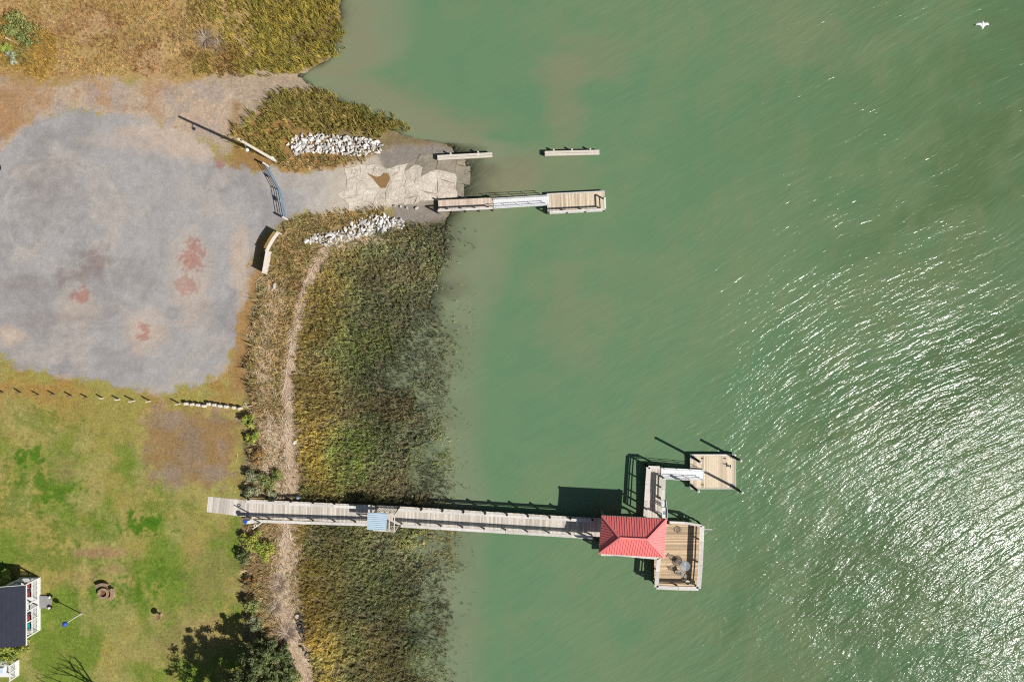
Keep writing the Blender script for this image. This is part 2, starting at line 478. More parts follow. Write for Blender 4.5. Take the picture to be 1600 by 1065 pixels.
def ground_color(ax, ay, z):
    n1 = fbm(ax, ay, 90, 4, 1); n2 = fbm(ax, ay, 34, 4, 2); n3 = fbm(ax, ay, 12, 4, 3); n4 = fbm(ax, ay, 4, 2, 4)
    def mixc(c, col, m):
        return c * (1 - m[..., None]) + np.asarray(col) * m[..., None]
    c = np.zeros(ax.shape + (3,)) + lin(152, 142, 76)
    # lawn
    c = mixc(c, lin(108, 130, 48), sstep(0.38, 0.60, n2 * 0.6 + n1 * 0.4) * sstep(640, 760, ay + 40 * n1) * 0.9)
    c = mixc(c, lin(160, 150, 92), sstep(0.5, 0.68, fbm(ax, ay, 46, 4, 21)) * 0.6)
    c = mixc(c, lin(162, 126, 70), sstep(0.40, 0.65, n2) * sstep(690, 590, ay) * 0.8)
    for (gx, gy, rx, ry, s) in ((48, 708, 26, 14, .9), (35, 770, 70, 30, .45), (225, 820, 34, 16, .9), (190, 925, 60, 18, .6), (85, 760, 45, 25, .6), (250, 790, 40, 14, .4), (90, 870, 70, 20, .45), (130, 830, 60, 24, .4), (240, 900, 50, 20, .5), (60, 660, 40, 16, .35)):
        m = sstep(1.2, 0.5, np.hypot((ax - gx) / rx, (ay - gy) / ry) + (n3 - 0.5) * 2.8 + (n4 - .5) * 1.6)
        c = mixc(c, lin(74, 116, 24), m * s)
    for (gx, gy, rx, ry, s) in ((160, 862, 44, 9, .8), (120, 905, 30, 14, .35), (175, 890, 24, 8, .5), (100, 735, 26, 22, .4), (330, 900, 40, 60, .35), (300, 1000, 60, 40, .4)):
        m = sstep(1.35, 0.4, np.hypot((ax - gx) / rx, (ay - gy) / ry) + (n3 - 0.5) * 1.4)
        c = mixc(c, lin(164, 132, 98), m * s)
    # bare brown patch by the boardwalk
    sd = poly_sd(ax, ay, DIRT)
    md = sstep(16, -14, sd + (n3 - 0.5) * 46)
    c = mixc(c, lin(148, 118, 80), md * 0.9)
    c = mixc(c, lin(140, 122, 100), md * sstep(0.40, 0.60, n2) * 0.8)
    c = mixc(c, lin(184, 158, 128), sstep(12, 0, np.abs(sd - 8) + (n3 - .5) * 22) * 0.3 * sstep(.45, .6, n2))
    for (gx, gy, rx, ry) in ((270, 655, 26, 14), (346, 697, 8, 16), (340, 738, 26, 16), (262, 740, 30, 10)):
        m = sstep(1.3, 0.4, np.hypot((ax - gx) / rx, (ay - gy) / ry) + (n3 - 0.5) * 1.5)
        c = mixc(c, lin(152, 134, 114), m * 0.6)
    # strip between lot and bank
    c = mixc(c, lin(158, 122, 80), sstep(352, 372, ax) * sstep(400, 420, ay) * sstep(640, 600, ay) * 0.85)
    # north meadow
    mn = sstep(140, 118, ay + (n3 - .5) * 22)
    c = mixc(c, lin(168, 142, 92), mn)
    c = mixc(c, lin(156, 126, 80), mn * sstep(0.45, 0.62, n2) * 0.7)
    c = mixc(c, lin(182, 152, 112), mn * sstep(0.52, 0.66, fbm(ax, ay, 40, 4, 9)) * 0.7)
    # sand of the north path
    ms = sstep(14, -8, poly_sd(ax, ay, SAND_N) + (n3 - 0.5) * 30)
    c = mixc(c, lin(184, 162, 138), ms)
    c = mixc(c, lin(168, 132, 96), ms * sstep(0.46, 0.62, n2 * .6 + n3 * .4) * sstep(330, 230, ax) * 0.75)
    c = mixc(c, lin(160, 146, 136), ms * sstep(0.55, 0.66, fbm(ax, ay, 24, 4, 13)) * 0.6)
    c = mixc(c, lin(164, 126, 84), sstep(80, 20, ax) * sstep(110, 150, ay) * sstep(260, 220, ay) * 0.8)
    # bank between lot and marsh
    xb = np.interp(ay, YB, XB); xr = np.interp(ay, YR, XR)
    mb = sstep(-4, 6, ax - xb + (n3 - .5) * 14) * sstep(330, 345, ay)
    c = mixc(c, lin(152, 128, 92), mb)
    c = mixc(c, lin(120, 110, 72), mb * sstep(0.45, 0.6, n3))
    # bank north of the ramp road
    mt = sstep(352, 372, ax + (n3 - .5) * 20) * sstep(150, 165, ay) * sstep(275, 262, ay)
    c = mixc(c, lin(150, 118, 72), mt)
    # lot
    ml = sstep(6, -4, poly_sd(ax, ay, LOT) + (n3 - 0.5) * 28 + (n4 - .5) * 7)
    lot = np.zeros(ax.shape + (3,)) + lin(163, 160, 158)
    warp = (n2 - .5) * 60
    lot = mixc(lot, lin(150, 147, 146), sstep(0.48, 0.62, fbm(ax + warp, ay, 70, 5, 41)) * 0.8)
    lot = mixc(lot, lin(174, 166, 158), sstep(0.50, 0.64, fbm(ax, ay + warp, 55, 5, 42)) * 0.6)
    for (gx, gy, rx, ry, s) in ((375, 400, 16, 60, .8), (225, 520, 34, 34, .7), (130, 480, 30, 26, .4), (300, 420, 34, 60, .45), (320, 225, 80, 24, .95), (260, 205, 70, 14, .8), (15, 525, 24, 16, .9), (230, 215, 90, 20, .5), (300, 480, 30, 40, .4)):
        m = sstep(1.4, 0.4, np.hypot((ax - gx) / rx, (ay - gy) / ry) + (n3 - 0.5) * 1.2)
        lot = mixc(lot, lin(190, 172, 156), m * s)
    for (gx, gy, rx, ry, s) in ((150, 405, 24, 22, .75), (120, 430, 40, 14, .5), (40, 440, 60, 12, .3), (60, 500, 60, 12, .3), (70, 300, 60, 60, .25)):
        m = sstep(1.4, 0.4, np.hypot((ax - gx) / rx, (ay - gy) / ry) + (n3 - 0.5) * 1.5)
        lot = mixc(lot, lin(136, 124, 120), m * s)
    for (gx, gy, rx, ry, s) in ((302, 400, 24, 26, 1), (292, 446, 20, 16, .7), (127, 461, 17, 13, 1), (225, 511, 13, 9, 1), (225, 525, 13, 8, 1), (345, 250, 15, 13, 1)):
        r = np.hypot((ax - gx) / rx, (ay - gy) / ry)
        m = sstep(0.98, 0.62, r + (n4 - 0.5) * 1.1 + (n3 - .5) * 1.0)
        lot = mixc(lot, lin(164, 112, 100), m * s * (.45 + .5 * n4))
    # raked streaks of coarser and finer gravel
    ang = np.arctan2(ay - 380, ax - 120); rad_ = np.hypot(ax - 120, ay - 380)
    st_ = fbm(rad_ * 3.0, ang * 60, 22, 4, 51); st2 = fbm(ax * .35 + ay * 1.2, ay * .25 - ax * 1.1, 13, 4, 52)
    lot = lot * (1 + .2 * (st_ - .5) + .2 * (st2 - .5) + .14 * (n3 - .5))[..., None]
    # wheel arcs
    for (cx, cy, r, w, s) in ((90, 330, 85, 4, .5), (90, 330, 98, 3, .4), (260, 420, 95, 4, .35), (140, 380, 150, 3, .35), (420, 480, 190, 5, .3), (300, 250, 110, 3, .3), (60, 430, 140, 4, .3), (250, 700, 230, 4, .3), (250, 700, 245, 3, .3)):
        d = np.abs(np.hypot(ax - cx, (ay - cy) * 1.15) - r + (n2 - .5) * 16)
        m = sstep(w, 0, d) * sstep(0.40, 0.58, fbm(ax, ay, 50, 3, int(cx + r)))
        lot = mixc(lot, lin(192, 184, 176), m * s * .65)
    lot = lot * np.array([1.0, .985, .96])
    # the ramp road gets paler towards the water
    lot = mixc(lot, lin(188, 176, 158), sstep(450, 550, ax) * 0.85)
    lot = mixc(lot, lin(148, 138, 126), sstep(600, 640, ax) * 0.8)
    c = c * (1 - ml[..., None]) + lot * ml[..., None]
    # pale dust along the lot's rim
    c = mixc(c, lin(186, 168, 148), sstep(12, 0, np.abs(poly_sd(ax, ay, LOT) + (n3 - .5) * 20 - 2)) * sstep(0.5, 0.62, n2) * 0.6 * sstep(420, 380, ax))
    # shore mud, marsh floor, bottom
    mm = sstep(0.42, 0.18, z + (n3 - .5) * 0.12) * (1 - ml * sstep(0.05, .15, z))
    mud = np.where((ay < 340)[..., None], lin(134, 118, 86), lin(104, 97, 72))
    c = c * (1 - mm[..., None]) + mud * mm[..., None]
    c = mixc(c, lin(170, 152, 130), sstep(16, -6, poly_sd(ax, ay, [(370, 112), (470, 108), (500, 122), (470, 138), (420, 160), (380, 190)]) + (n3 - .5) * 18) * .95)
    # grey flats beside the ramp
    for poly in ([(590, 240), (620, 228), (690, 226), (720, 236), (690, 250), (640, 262), (605, 268)], [(610, 326), (640, 320), (700, 330), (700, 340), (650, 348), (620, 342)]):
        c = mixc(c, lin(140, 131, 120), sstep(6, -4, poly_sd(ax, ay, poly) + (n3 - .5) * 12))
    # straw wrack on the shore
    for ln, w in ((WRACK_N, 6), (WRACK_S, 14)):
        c = mixc(c, lin(196, 170, 138), sstep(w, w * .35, line_d(ax + (n2 - .5) * 14, ay, ln) + (n3 - .5) * 26) * .8)
    c = c * (0.93 + 0.14 * n4[..., None]) * (1 + .22 * (1 - ml) * (n3 - .5))[..., None]
    return np.concatenate([c, (1 - .56 * ml)[..., None]], -1)

# ------------------------------------------------------------------ ground sheet
gxs = grade(-60.0, 0.6, 0.17, 1500.0)
gys = grade(-41.0, 41.0, 0.17, 1500.0)
X, Y = np.meshgrid(gxs, gys)
GX = X / K0 + 800.0; GY = 532.5 - Y / K0
Z = terrain(GX, GY)
AX = 800.0 + (GX - 800.0) * H / (H - Z); AY = 532.5 + (GY - 532.5) * H / (H - Z)
CC = ground_color(np.clip(AX, -600, 2200), np.clip(AY, -600, 1700), Z)
nx, ny = len(gxs), len(gys)
idx = np.arange(nx * ny).reshape(ny, nx)
quads = np.stack([idx[:-1, :-1], idx[:-1, 1:], idx[1:, 1:], idx[1:, :-1]], -1).reshape(-1, 4)
ground = fast_mesh('ground', np.stack([X, Y, Z], -1).reshape(-1, 3), quads, [], M['ground'], CC.reshape(-1, 4), smoothed=True)
tag(ground, 'gravel lot, lawn, bank and muddy shore falling to the creek bed', None, None, 'structure')

# ------------------------------------------------------------------ water
def water_mat():
    m, nt, N, L, b = new_mat('silty_green_water')
    N.remove(b)
    geo = N.new('ShaderNodeNewGeometry')
    def attr(n):
        a = N.new('ShaderNodeAttribute'); a.attribute_name = n; return a
    col = attr('col'); dep = attr('depth'); chop = attr('chop')
    def math_(op, a, b_=None):
        q = N.new('ShaderNodeMath'); q.operation = op
        for i, v in enumerate((a, b_)):
            if v is None: continue
            if isinstance(v, (int, float)): q.inputs[i].default_value = v
            else: L.new(v, q.inputs[i])
        return q.outputs[0]
    # slow bend of the wave trains
    wz = N.new('ShaderNodeTexNoise'); wz.inputs['Scale'].default_value = 0.045; wz.inputs['Detail'].default_value = 2
    L.new(geo.outputs['Position'], wz.inputs['Vector'])
    wv = N.new('ShaderNodeVectorMath'); wv.operation = 'SCALE'; wv.inputs['Scale'].default_value = 5.0
    L.new(wz.outputs['Color'], wv.inputs[0])
    pos = N.new('ShaderNodeVectorMath'); pos.operation = 'ADD'
    L.new(geo.outputs['Position'], pos.inputs[0]); L.new(wv.outputs[0], pos.inputs[1])
    def waves(ang, across, along, scale, det, dist):
        mp = N.new('ShaderNodeMapping'); mp.inputs['Rotation'].default_value = (0, 0, -math.radians(ang))
        L.new(pos.outputs[0], mp.inputs['Vector'])
        sc = N.new('ShaderNodeMapping'); sc.inputs['Scale'].default_value = (1 / along, 1 / across, 1)
        L.new(mp.outputs[0], sc.inputs['Vector'])
        nz = N.new('ShaderNodeTexNoise'); nz.inputs['Scale'].default_value = scale; nz.inputs['Detail'].default_value = det
        nz.inputs['Roughness'].default_value = 0.55; nz.inputs['Distortion'].default_value = dist
        L.new(sc.outputs[0], nz.inputs['Vector'])
        return nz.outputs['Fac']
    h1 = waves(28, 0.95, 5.0, 1.0, 2.5, 0.3)
    h2 = waves(33, 0.34, 1.2, 1.0, 2.5, 0.4)
    h3 = waves(22, 0.16, 0.36, 1.0, 2.0, 0.2)
    # gusts
    gz = N.new('ShaderNodeTexNoise'); gz.inputs['Scale'].default_value = 0.11; gz.inputs['Detail'].default_value = 3
    L.new(geo.outputs['Position'], gz.inputs['Vector'])
    gust = N.new('ShaderNodeMapRange'); gust.inputs[1].default_value = .3; gust.inputs[2].default_value = .7; gust.inputs[3].default_value = .75; gust.inputs[4].default_value = 1.2
    L.new(gz.outputs['Fac'], gust.inputs[0])
    s = math_('ADD', math_('ADD', math_('MULTIPLY', h1, 0.33), math_('MULTIPLY', h2, 0.13)), math_('MULTIPLY', h3, 0.042))
    s = math_('MULTIPLY', s, math_('MULTIPLY', chop.outputs['Fac'], gust.outputs[0]))
    bp = N.new('ShaderNodeBump'); bp.inputs['Strength'].default_value = 1.0; bp.inputs['Distance'].default_value = 1.0
    L.new(s, bp.inputs['Height'])
    alpha = math_('SUBTRACT', 1.0, math_('EXPONENT', math_('MULTIPLY', dep.outputs['Fac'], -9.0)))
    murk = N.new('ShaderNodeBsdfDiffuse'); L.new(col.outputs['Color'], murk.inputs['Color'])
    # the murk is lit below the ripples: a third of the ripple slope
    bp2 = N.new('ShaderNodeBump'); bp2.inputs['Strength'].default_value = 0.38; bp2.inputs['Distance'].default_value = 1.0
    L.new(s, bp2.inputs['Height']); L.new(bp2.outputs[0], murk.inputs['Normal'])
    tr = N.new('ShaderNodeBsdfTransparent'); tr.inputs['Color'].default_value = (0.90, 0.95, 0.88, 1)
    m1 = N.new('ShaderNodeMixShader'); L.new(alpha, m1.inputs[0]); L.new(tr.outputs[0], m1.inputs[1]); L.new(murk.outputs[0], m1.inputs[2])
    gl = N.new('ShaderNodeBsdfGlossy'); gl.inputs['Roughness'].default_value = 0.19; L.new(bp.outputs[0], gl.inputs['Normal'])
    fr = N.new('ShaderNodeFresnel'); fr.inputs['IOR'].default_value = 1.34; L.new(bp.outputs[0], fr.inputs['Normal'])
    m2 = N.new('ShaderNodeMixShader'); L.new(fr.outputs[0], m2.inputs[0]); L.new(m1.outputs[0], m2.inputs[1]); L.new(gl.outputs[0], m2.inputs[2])
    L.new(m2.outputs[0], N['Material Output'].inputs['Surface'])
    return m
M['water'] = water_mat()

wxs = grade(-27.0, 60.0, 0.4, 1500.0)
wys = grade(-41.0, 41.0, 0.4, 1500.0)
X, Y = np.meshgrid(wxs, wys)
GX = X / K0 + 800.0; GY = 532.5 - Y / K0
D = np.clip(-terrain(GX, GY), 0, 4)
cx, cy = np.clip(GX, -600, 2600), np.clip(GY, -900, 1900)
wn1 = fbm(cx + 0.5 * cy, cy, 150, 4, 61); wn2 = fbm(cx, cy * 1.6, 60, 4, 62); wn3 = fbm(cx * 2, cy * .7, 30, 3, 63)
def mixw(c, col, m): return c * (1 - m[..., None]) + col * m[..., None]
WC = np.zeros(GX.shape + (3,)) + lin(106, 142, 103)
WC = mixw(WC, lin(98, 128, 84), sstep(900, 1500, cx) * .8)
WC = mixw(WC, lin(88, 112, 70), sstep(1150, 1550, cx + .5 * (cy - 500)) * .8)
WC = mixw(WC, lin(122, 144, 104), sstep(0.46, 0.62, wn1) * .4)
WC = mixw(WC, lin(88, 138, 100), sstep(0.48, 0.62, wn2) * .22)
WC = mixw(WC, lin(128, 138, 98), sstep(0.5, 0.64, wn3 * .6 + wn1 * .4) * .2)
WC = mixw(WC, lin(138, 144, 114), sstep(0.75, 0.2, D) * .8)
for (gx, gy, rx, ry, s) in ((880, 150, 40, 90, .55), (790, 285, 70, 40, .8), (730, 205, 50, 22, .55), (520, 110, 50, 14, .9), (940, 90, 60, 50, .4), (850, 270, 90, 50, .4), (700, 420, 24, 60, .5), (880, 500, 70, 120, .3), (560, 60, 40, 80, .7), (600, 150, 60, 40, .5), (680, 190, 60, 30, .6), (1260, 60, 160, 60, .25)):
    m = sstep(1.3, 0.2, np.hypot((cx - gx) / rx, (cy - gy) / ry) + (wn2 - .5) * 1.2)
    WC = mixw(WC, lin(140, 138, 108), m * s)
WC = WC * .84 + .16 * WC.mean(-1, keepdims=True) * np.array([1.0, 1.05, .92])
WC = WC * np.array([.92, .915, .87])
nx, ny = len(wxs), len(wys)
idx = np.arange(nx * ny).reshape(ny, nx)
keep = (np.maximum.reduce([D[:-1, :-1], D[:-1, 1:], D[1:, 1:], D[1:, :-1]]) > 0).reshape(-1)
quads = np.stack([idx[:-1, :-1], idx[:-1, 1:], idx[1:, 1:], idx[1:, :-1]], -1).reshape(-1, 4)[keep]
water = fast_mesh('water', np.stack([X, Y, 0 * X], -1).reshape(-1, 3), quads, [], M['water'], WC.reshape(-1, 3), smoothed=True)
a = water.data.attributes.new('depth', 'FLOAT', 'POINT')
# silt hangs unevenly over the flooded grass
a.data.foreach_set('value', (D * (0.75 + 0.9 * sstep(.40, .68, wn2)) * (1 + 2.5 * sstep(232, 215, cy)) * (1 - .2 * sstep(1.2, .6, np.hypot((cx - 745) / 50, (cy - 280) / 50)))).astype(np.float32).ravel())
a = water.data.attributes.new('chop', 'FLOAT', 'POINT')
chop = 0.22 + 0.30 * sstep(650, 1000, cx) + 0.42 * sstep(950, 1500, cx) + 0.22 * sstep(200, 800, cy) * sstep(900, 1200, cx) + 0.14 * sstep(700, 1000, cy) * sstep(900, 1150, cx)
chop *= 0.80 * (0.85 + 0.3 * wn1) * np.interp(cy, [0, 250, 380, 520, 880], [.9, .72, .64, .74, 1.0])
a.data.foreach_set('value', chop.astype(np.float32).ravel())
tag(water, 'green silty tidal creek water with wind ripples', None, None, 'structure')

# ------------------------------------------------------------------ boat ramp of broken slabs
ramp = tag(bpy.data.objects.new('boat_ramp', None), 'broken pale concrete boat ramp running down into the water', None, None, 'structure')
rp = PG(640, 290); ramp.location = rp; link(ramp, None, rp)
rr = random.Random(5)
colx = [540, 562, 586, 606, 626, 636, 650, 660, 683, 713, 732, 752, 772]
def top_y(x): return float(np.interp(x, [540, 580, 600, 630, 650, 690, 713, 750], [262, 256, 262, 256, 244, 238, 246, 250]))
def bot_y(x): return float(np.interp(x, [540, 570, 620, 690, 750], [331, 330, 321, 312, 308]))
lat = []
for i, x in enumerate(colx):
    rows = 5
    colp = []
    for j in range(rows + 1):
        t = j / rows
        y = top_y(x) * (1 - t) + bot_y(x) * t
        jx = 0 if i in (8, 9) else rr.uniform(-4.5, 4.5) if i else rr.uniform(-14, 6)
        colp.append((x + jx, y + (rr.uniform(-5, 5) if 0 < j < rows else rr.uniform(-3, 3))))
    lat.append(colp)
merged = set()
for i in range(len(colx) - 1):
    j = 0
    while j < 5:
        span = rr.choice((1, 1, 2)) if j < 4 else 1
        A, B = lat[i], lat[i + 1]
        pts = [A[j], B[j]] + ([B[j + 1]] if span == 2 else []) + [B[j + span], A[j + span]] + ([A[j + 1]] if span == 2 else [])
        mx_ = sum(p[0] for p in pts) / len(pts); my_ = sum(p[1] for p in pts) / len(pts)
        # roughen edges
        poly = []
        for k in range(len(pts)):
            p, q = pts[k], pts[(k + 1) % len(pts)]
            poly.append(p)
            poly.append(((p[0] + q[0]) / 2 + rr.uniform(-2.0, 2.0), (p[1] + q[1]) / 2 + rr.uniform(-2.0, 2.0)))
        gap = rr.uniform(0.05, 0.35)
        poly = [(p[0] + (mx_ - p[0]) * gap / max(6, abs(mx_ - p[0]) + abs(my_ - p[1])), p[1] + (my_ - p[1]) * gap / max(6, abs(mx_ - p[0]) + abs(my_ - p[1]))) for p in poly]
        W3 = [PG(*p) for p in poly]
        c3 = PG(mx_, my_)
        e = 0.5
        gxz = (tz(c3.x + e, c3.y) - tz(c3.x - e, c3.y)) / (2 * e)
        gxz = gxz * .8 - .01; lift = 0.035 + rr.uniform(-.005, .006)
        tl = rr.uniform(-.004, .004)
        z1 = [c3.z + gxz * (w.x - c3.x) + tl * (w.y - c3.y) + lift for w in W3]
        o = MB().prism([(w.x, w.y) for w in W3], [z - .3 for z in z1], z1).build('slab', M['slab_wet'] if (mx_ > 712 or (my_ < 262 and mx_ > 640)) else M['slab'], ramp)
        j += span
puddle_px = [(573, 270), (584, 275), (590, 277), (596, 276), (601, 271), (607, 272), (610, 279), (606, 288), (603, 294), (596, 294), (590, 288), (584, 280)]
W3 = [PG(*p) for p in puddle_px]
pz = max(w.z for w in W3) + 0.075
puddle = MB().prism([(w.x, w.y) for w in W3], pz - .05, pz).build('puddle', M['mudpool'], None, (W3[0].x, W3[0].y, pz))
tag(puddle, 'brown muddy puddle lying in a hollow of the boat ramp', None, None, 'structure')

# ------------------------------------------------------------------ grass (stuff)
def blades(name, base, hgt, width, lean, cols, label, cat=None, flat=False):
    """base Nx3; five-vertex bent blades; colour darkens only by species at the root"""
    n = len(base)
    az = np.arctan2(lean[:, 1], lean[:, 0]) + math.pi / 2 if flat else RNG.uniform(0, math.pi, n)
    sx = np.cos(az) * width / 2; sy = np.sin(az) * width / 2
    v = np.zeros((n, 5, 3))
    v[:, 0] = base; v[:, 1] = base; v[:, 2] = base; v[:, 3] = base; v[:, 4] = base
    v[:, 0, 0] -= sx; v[:, 0, 1] -= sy; v[:, 1, 0] += sx; v[:, 1, 1] += sy
    mid = lean * 0.36
    for k, s in ((2, -0.8), (3, 0.8)):
        v[:, k, 0] += mid[:, 0] + s * sx; v[:, k, 1] += mid[:, 1] + s * sy; v[:, k, 2] += hgt * 0.6
    v[:, 4, 0] += lean[:, 0]; v[:, 4, 1] += lean[:, 1]; v[:, 4, 2] += hgt
    b = np.arange(n)[:, None] * 5
    quads = b + np.array([0, 1, 3, 2]); tris = b + np.array([2, 3, 4])
    cc = np.repeat(cols[:, None, :], 5, 1)
    o = fast_mesh(name, v.reshape(-1, 3), quads, tris, M['straw' if flat else 'blade'], cc.reshape(-1, 3))
    return tag(o, label, cat, None, 'stuff')

CLW = [tuple(P(x_, y_, .95).xy) for x_, y_ in ((320, 787), (383, 794), (622, 805), (938, 823.5))]
def scatter(px0, px1, py0, py1, per_m2, dens):
    """random land points in a pixel box, thinned by dens(px,py)"""
    area = (px1 - px0) * (py1 - py0) * K0 * K0
    n = int(area * per_m2)
    px = RNG.uniform(px0, px1, n); py = RNG.uniform(py0, py1, n)
    k = RNG.uniform(0, 1, n) < dens(px, py)
    px, py = px[k], py[k]
    z = np.full(px.shape, .4)
    for _ in range(3):
        x = (px - 800) * K0 * (H - z) / H; y = (532.5 - py) * K0 * (H - z) / H
        z = terrain(x / K0 + 800, 532.5 - y / K0)
    k = line_d(x, y, CLW) > 1.3
    return px[k], py[k], x[k], y[k], z[k]

def tufts(px, py, x, y, z, nb, h, w, spread, leanamt, palette, wind=(0, 0), hvar=.3):
    """expand tufts to blades; palette: function(px,py,rand)->Nx3"""
    n = len(px)
    c = palette(px, py, RNG.uniform(0, 1, n)) * RNG.uniform(.75, 1.5, n)[:, None]
    hh = h * (1 + RNG.uniform(-hvar, hvar, n)) if np.isscalar(h) else h * (1 + RNG.uniform(-hvar, hvar, n))
    rep = np.repeat(np.arange(n), nb); m = len(rep)
    a = RNG.uniform(0, 2 * math.pi, m); r = spread * np.sqrt(RNG.uniform(0, 1, m))
    bx = x[rep] + r * np.cos(a); by = y[rep] + r * np.sin(a)
    hb = hh[rep] * RNG.uniform(.6, 1.1, m)
    ta = RNG.uniform(0, 2 * math.pi, n); tl_ = leanamt * RNG.uniform(0, 1.1, n)
    lx = (tl_ * np.cos(ta))[rep]; ly = (tl_ * np.sin(ta))[rep]
    lean = np.stack([(lx + np.cos(a) * leanamt * RNG.uniform(0, .7, m) + wind[0]) * hb, (ly + np.sin(a) * leanamt * RNG.uniform(0, .7, m) + wind[1]) * hb], -1)
    cb = c[rep] * RNG.uniform(.72, 1.28, m)[:, None]
    base = np.stack([bx, by, z[rep] - .04], -1)
    return base, hb, w * RNG.uniform(.7, 1.3, m), lean, cb

def pal(*cols):
    A = np.array([lin(*c) for c in cols])
    def f(px, py, r):
        t = np.clip(r * .55 + fbm(px, py, 45, 3, 77) * 1.3 - .42, 0, .999) * (len(A) - 1)
        i = t.astype(int); fr = (t - i)[:, None]
        return A[i] * (1 - fr) + A[np.minimum(i + 1, len(A) - 1)] * fr
    return f

# main marsh south of the ramp
def dens_marsh(px, py):
    xr = np.interp(py, YR, XR); n = fbm(px, py, 40, 3, 90); n2 = fbm(px, py, 16, 3, 92)
    right = np.interp(py, [340, 350, 400, 450, 500, 560, 640, 760, 860, 1065, 1300], [640, 708, 706, 684, 690, 712, 712, 712, 716, 708, 700])
    d = sstep(-2, 12, px - xr + 6 + (n2 - .5) * 22) * (1 - .9 * sstep(-18, 8, px - right + (n - .5) * 50))
    d *= np.where((px > right + 4) & (py < 470), .15, 1)
    d *= sstep(346, 356, py + (px > 620) * 0 + (n2 - .5) * 10)
    # gaps of open water in the outer marsh
    d *= 1 - .4 * sstep(.50, .62, fbm(px, py, 55, 3, 91) + .12 * sstep(600, 690, px) - .1) * sstep(590, 640, px) * sstep(470, 520, py)
    d *= .3 + .7 * sstep(.36, .5, fbm(px, py, 9, 3, 120))
    # keep off the stones
    d *= np.where((py < 392) & (px < 640) & (py < 400 - (px - 480) * .32), 0.12, 1)
    return d
def pal_marsh(px, py, r):
    base = pal((140, 146, 112), (164, 168, 120), (184, 184, 128), (200, 194, 148))(px, py, r)
    gold = lin(212, 186, 100); green = lin(166, 184, 92); grey = lin(148, 148, 130)
    xr = np.interp(py, YR, XR)
    g = (sstep(90, 10, px - xr) * sstep(.3, .7, fbm(px, py, 50, 3, 93) + .15 * (py > 820)) * .72)[:, None]
    base = base * (1 - g) + gold * g
    g = (sstep(1.2, .2, np.hypot((px - 565) / 70, (py - 710) / 60)) * .6 + sstep(1.2, .2, np.hypot((px - 580) / 60, (py - 545) / 50)) * .4)[:, None]
    base = base * (1 - g) + green * g
    g = (sstep(540, 610, px) * sstep(.35, .65, fbm(px, py, 60, 3, 94)) * .55)[:, None]
    base = base * (1 - g) + grey * g
    br = lin(168, 146, 106); g = (sstep(.52, .66, fbm(px, py, 70, 4, 121)) * .45)[:, None]
    base = base * (1 - g) + br * g
    return base * np.array([.99, 1.0, 1.02]) * (.84 + .5 * sstep(.3, .7, fbm(px, py, 85, 4, 122)))[:, None]
sc = scatter(450, 745, 340, 1110, 44, dens_marsh)
hm = 0.42 + 0.34 * fbm(sc[0], sc[1], 24, 3, 123)
blades('marsh_grass', *tufts(*sc, 7, hm, .05, .085, .45, pal_marsh, (-.08, .03)), 'olive marsh grass standing in the shallows on both sides of the boardwalk', 'grass')

# north marsh
def dens_north(px, py):
    n = fbm(px, py, 30, 3, 95); n2 = fbm(px, py, 12, 3, 96)
    right = np.interp(py, [-200, 0, 60, 90, 110, 120], [530, 536, 538, 524, 482, 440])
    d = (1 - sstep(-10, 4, px - right + (n2 - .5) * 26)) * sstep(122, 112, py + (n2 - .5) * 16) * (.8 + .2 * sstep(240, 330, px + (n - .5) * 80))
    d *= .35 + .65 * sstep(.34, .5, fbm(px, py, 26, 4, 134))
    d *= 1 - .85 * sstep(1.2, .5, np.hypot((px - 320) / 32, (py - 62) / 26) + (n2 - .5)) 
    d *= 1 - .9 * sstep(1.1, .5, np.hypot((px - 280) / 16, (py - 8) / 22) + (n2 - .5))
    return d
def pal_north(px, py, r):
    a = pal((176, 146, 98), (190, 164, 106), (194, 170, 108), (206, 180, 126))(px, py, r)
    b = pal((158, 154, 84), (184, 172, 90), (200, 182, 98), (164, 166, 94))(px, py, r)
    red = sstep(.47, .62, fbm(px, py, 46, 4, 131))[:, None] * .75; a = a * (1 - red) + lin(168, 122, 84) * red
    pale = sstep(.54, .68, fbm(px, py, 32, 4, 132))[:, None] * .6; a = a * (1 - pale) + lin(214, 188, 150) * pale
    g = sstep(260, 400, px + (fbm(px, py, 40, 3, 97) - .5) * 160)[:, None]
    return (a * (1 - g) + b * g) * (.78 + .5 * fbm(px, py, 60, 4, 133))[:, None]
sc = scatter(-60, 545, -120, 125, 26, dens_north)
hm = 0.26 + 0.55 * sstep(240, 430, sc[0] + (fbm(sc[0], sc[1], 40, 3, 130) - .5) * 120)
blades('salt_meadow_grass', *tufts(*sc, 8, hm, .06, .12, .45, pal_north, (-.05, .05)), 'golden brown salt meadow grass north of the lot', 'grass')

# spit of marsh between inlet and ramp
def dens_spit(px, py):
    n2 = fbm(px, py, 12, 3, 98)
    sd = poly_sd(px, py, [(352, 214), (385, 186), (430, 150), (450, 142), (510, 146), (560, 168), (610, 186), (648, 194), (640, 201), (600, 205), (592, 214), (540, 208), (470, 206), (440, 226), (445, 250), (425, 246), (370, 226)])
    hole = sstep(1.2, .5, np.hypot((px - 445) / 46, (py - 196) / 16) + (n2 - .5) * 1.2)
    return sstep(5, -5, sd + (n2 - .5) * 22) * (1 - .8 * hole) * (.35 + .65 * sstep(395, 440, px + (n2 - .5) * 60))
sc = scatter(340, 660, 135, 260, 26, dens_spit)
blades('spit_marsh_grass', *tufts(*sc, 8, .85, .06, .12, .40, pal((154, 152, 84), (178, 168, 96), (194, 174, 108), (152, 158, 92)), (-.05, .05)), 'green and gold marsh grass on the spit beside the white stones', 'grass')
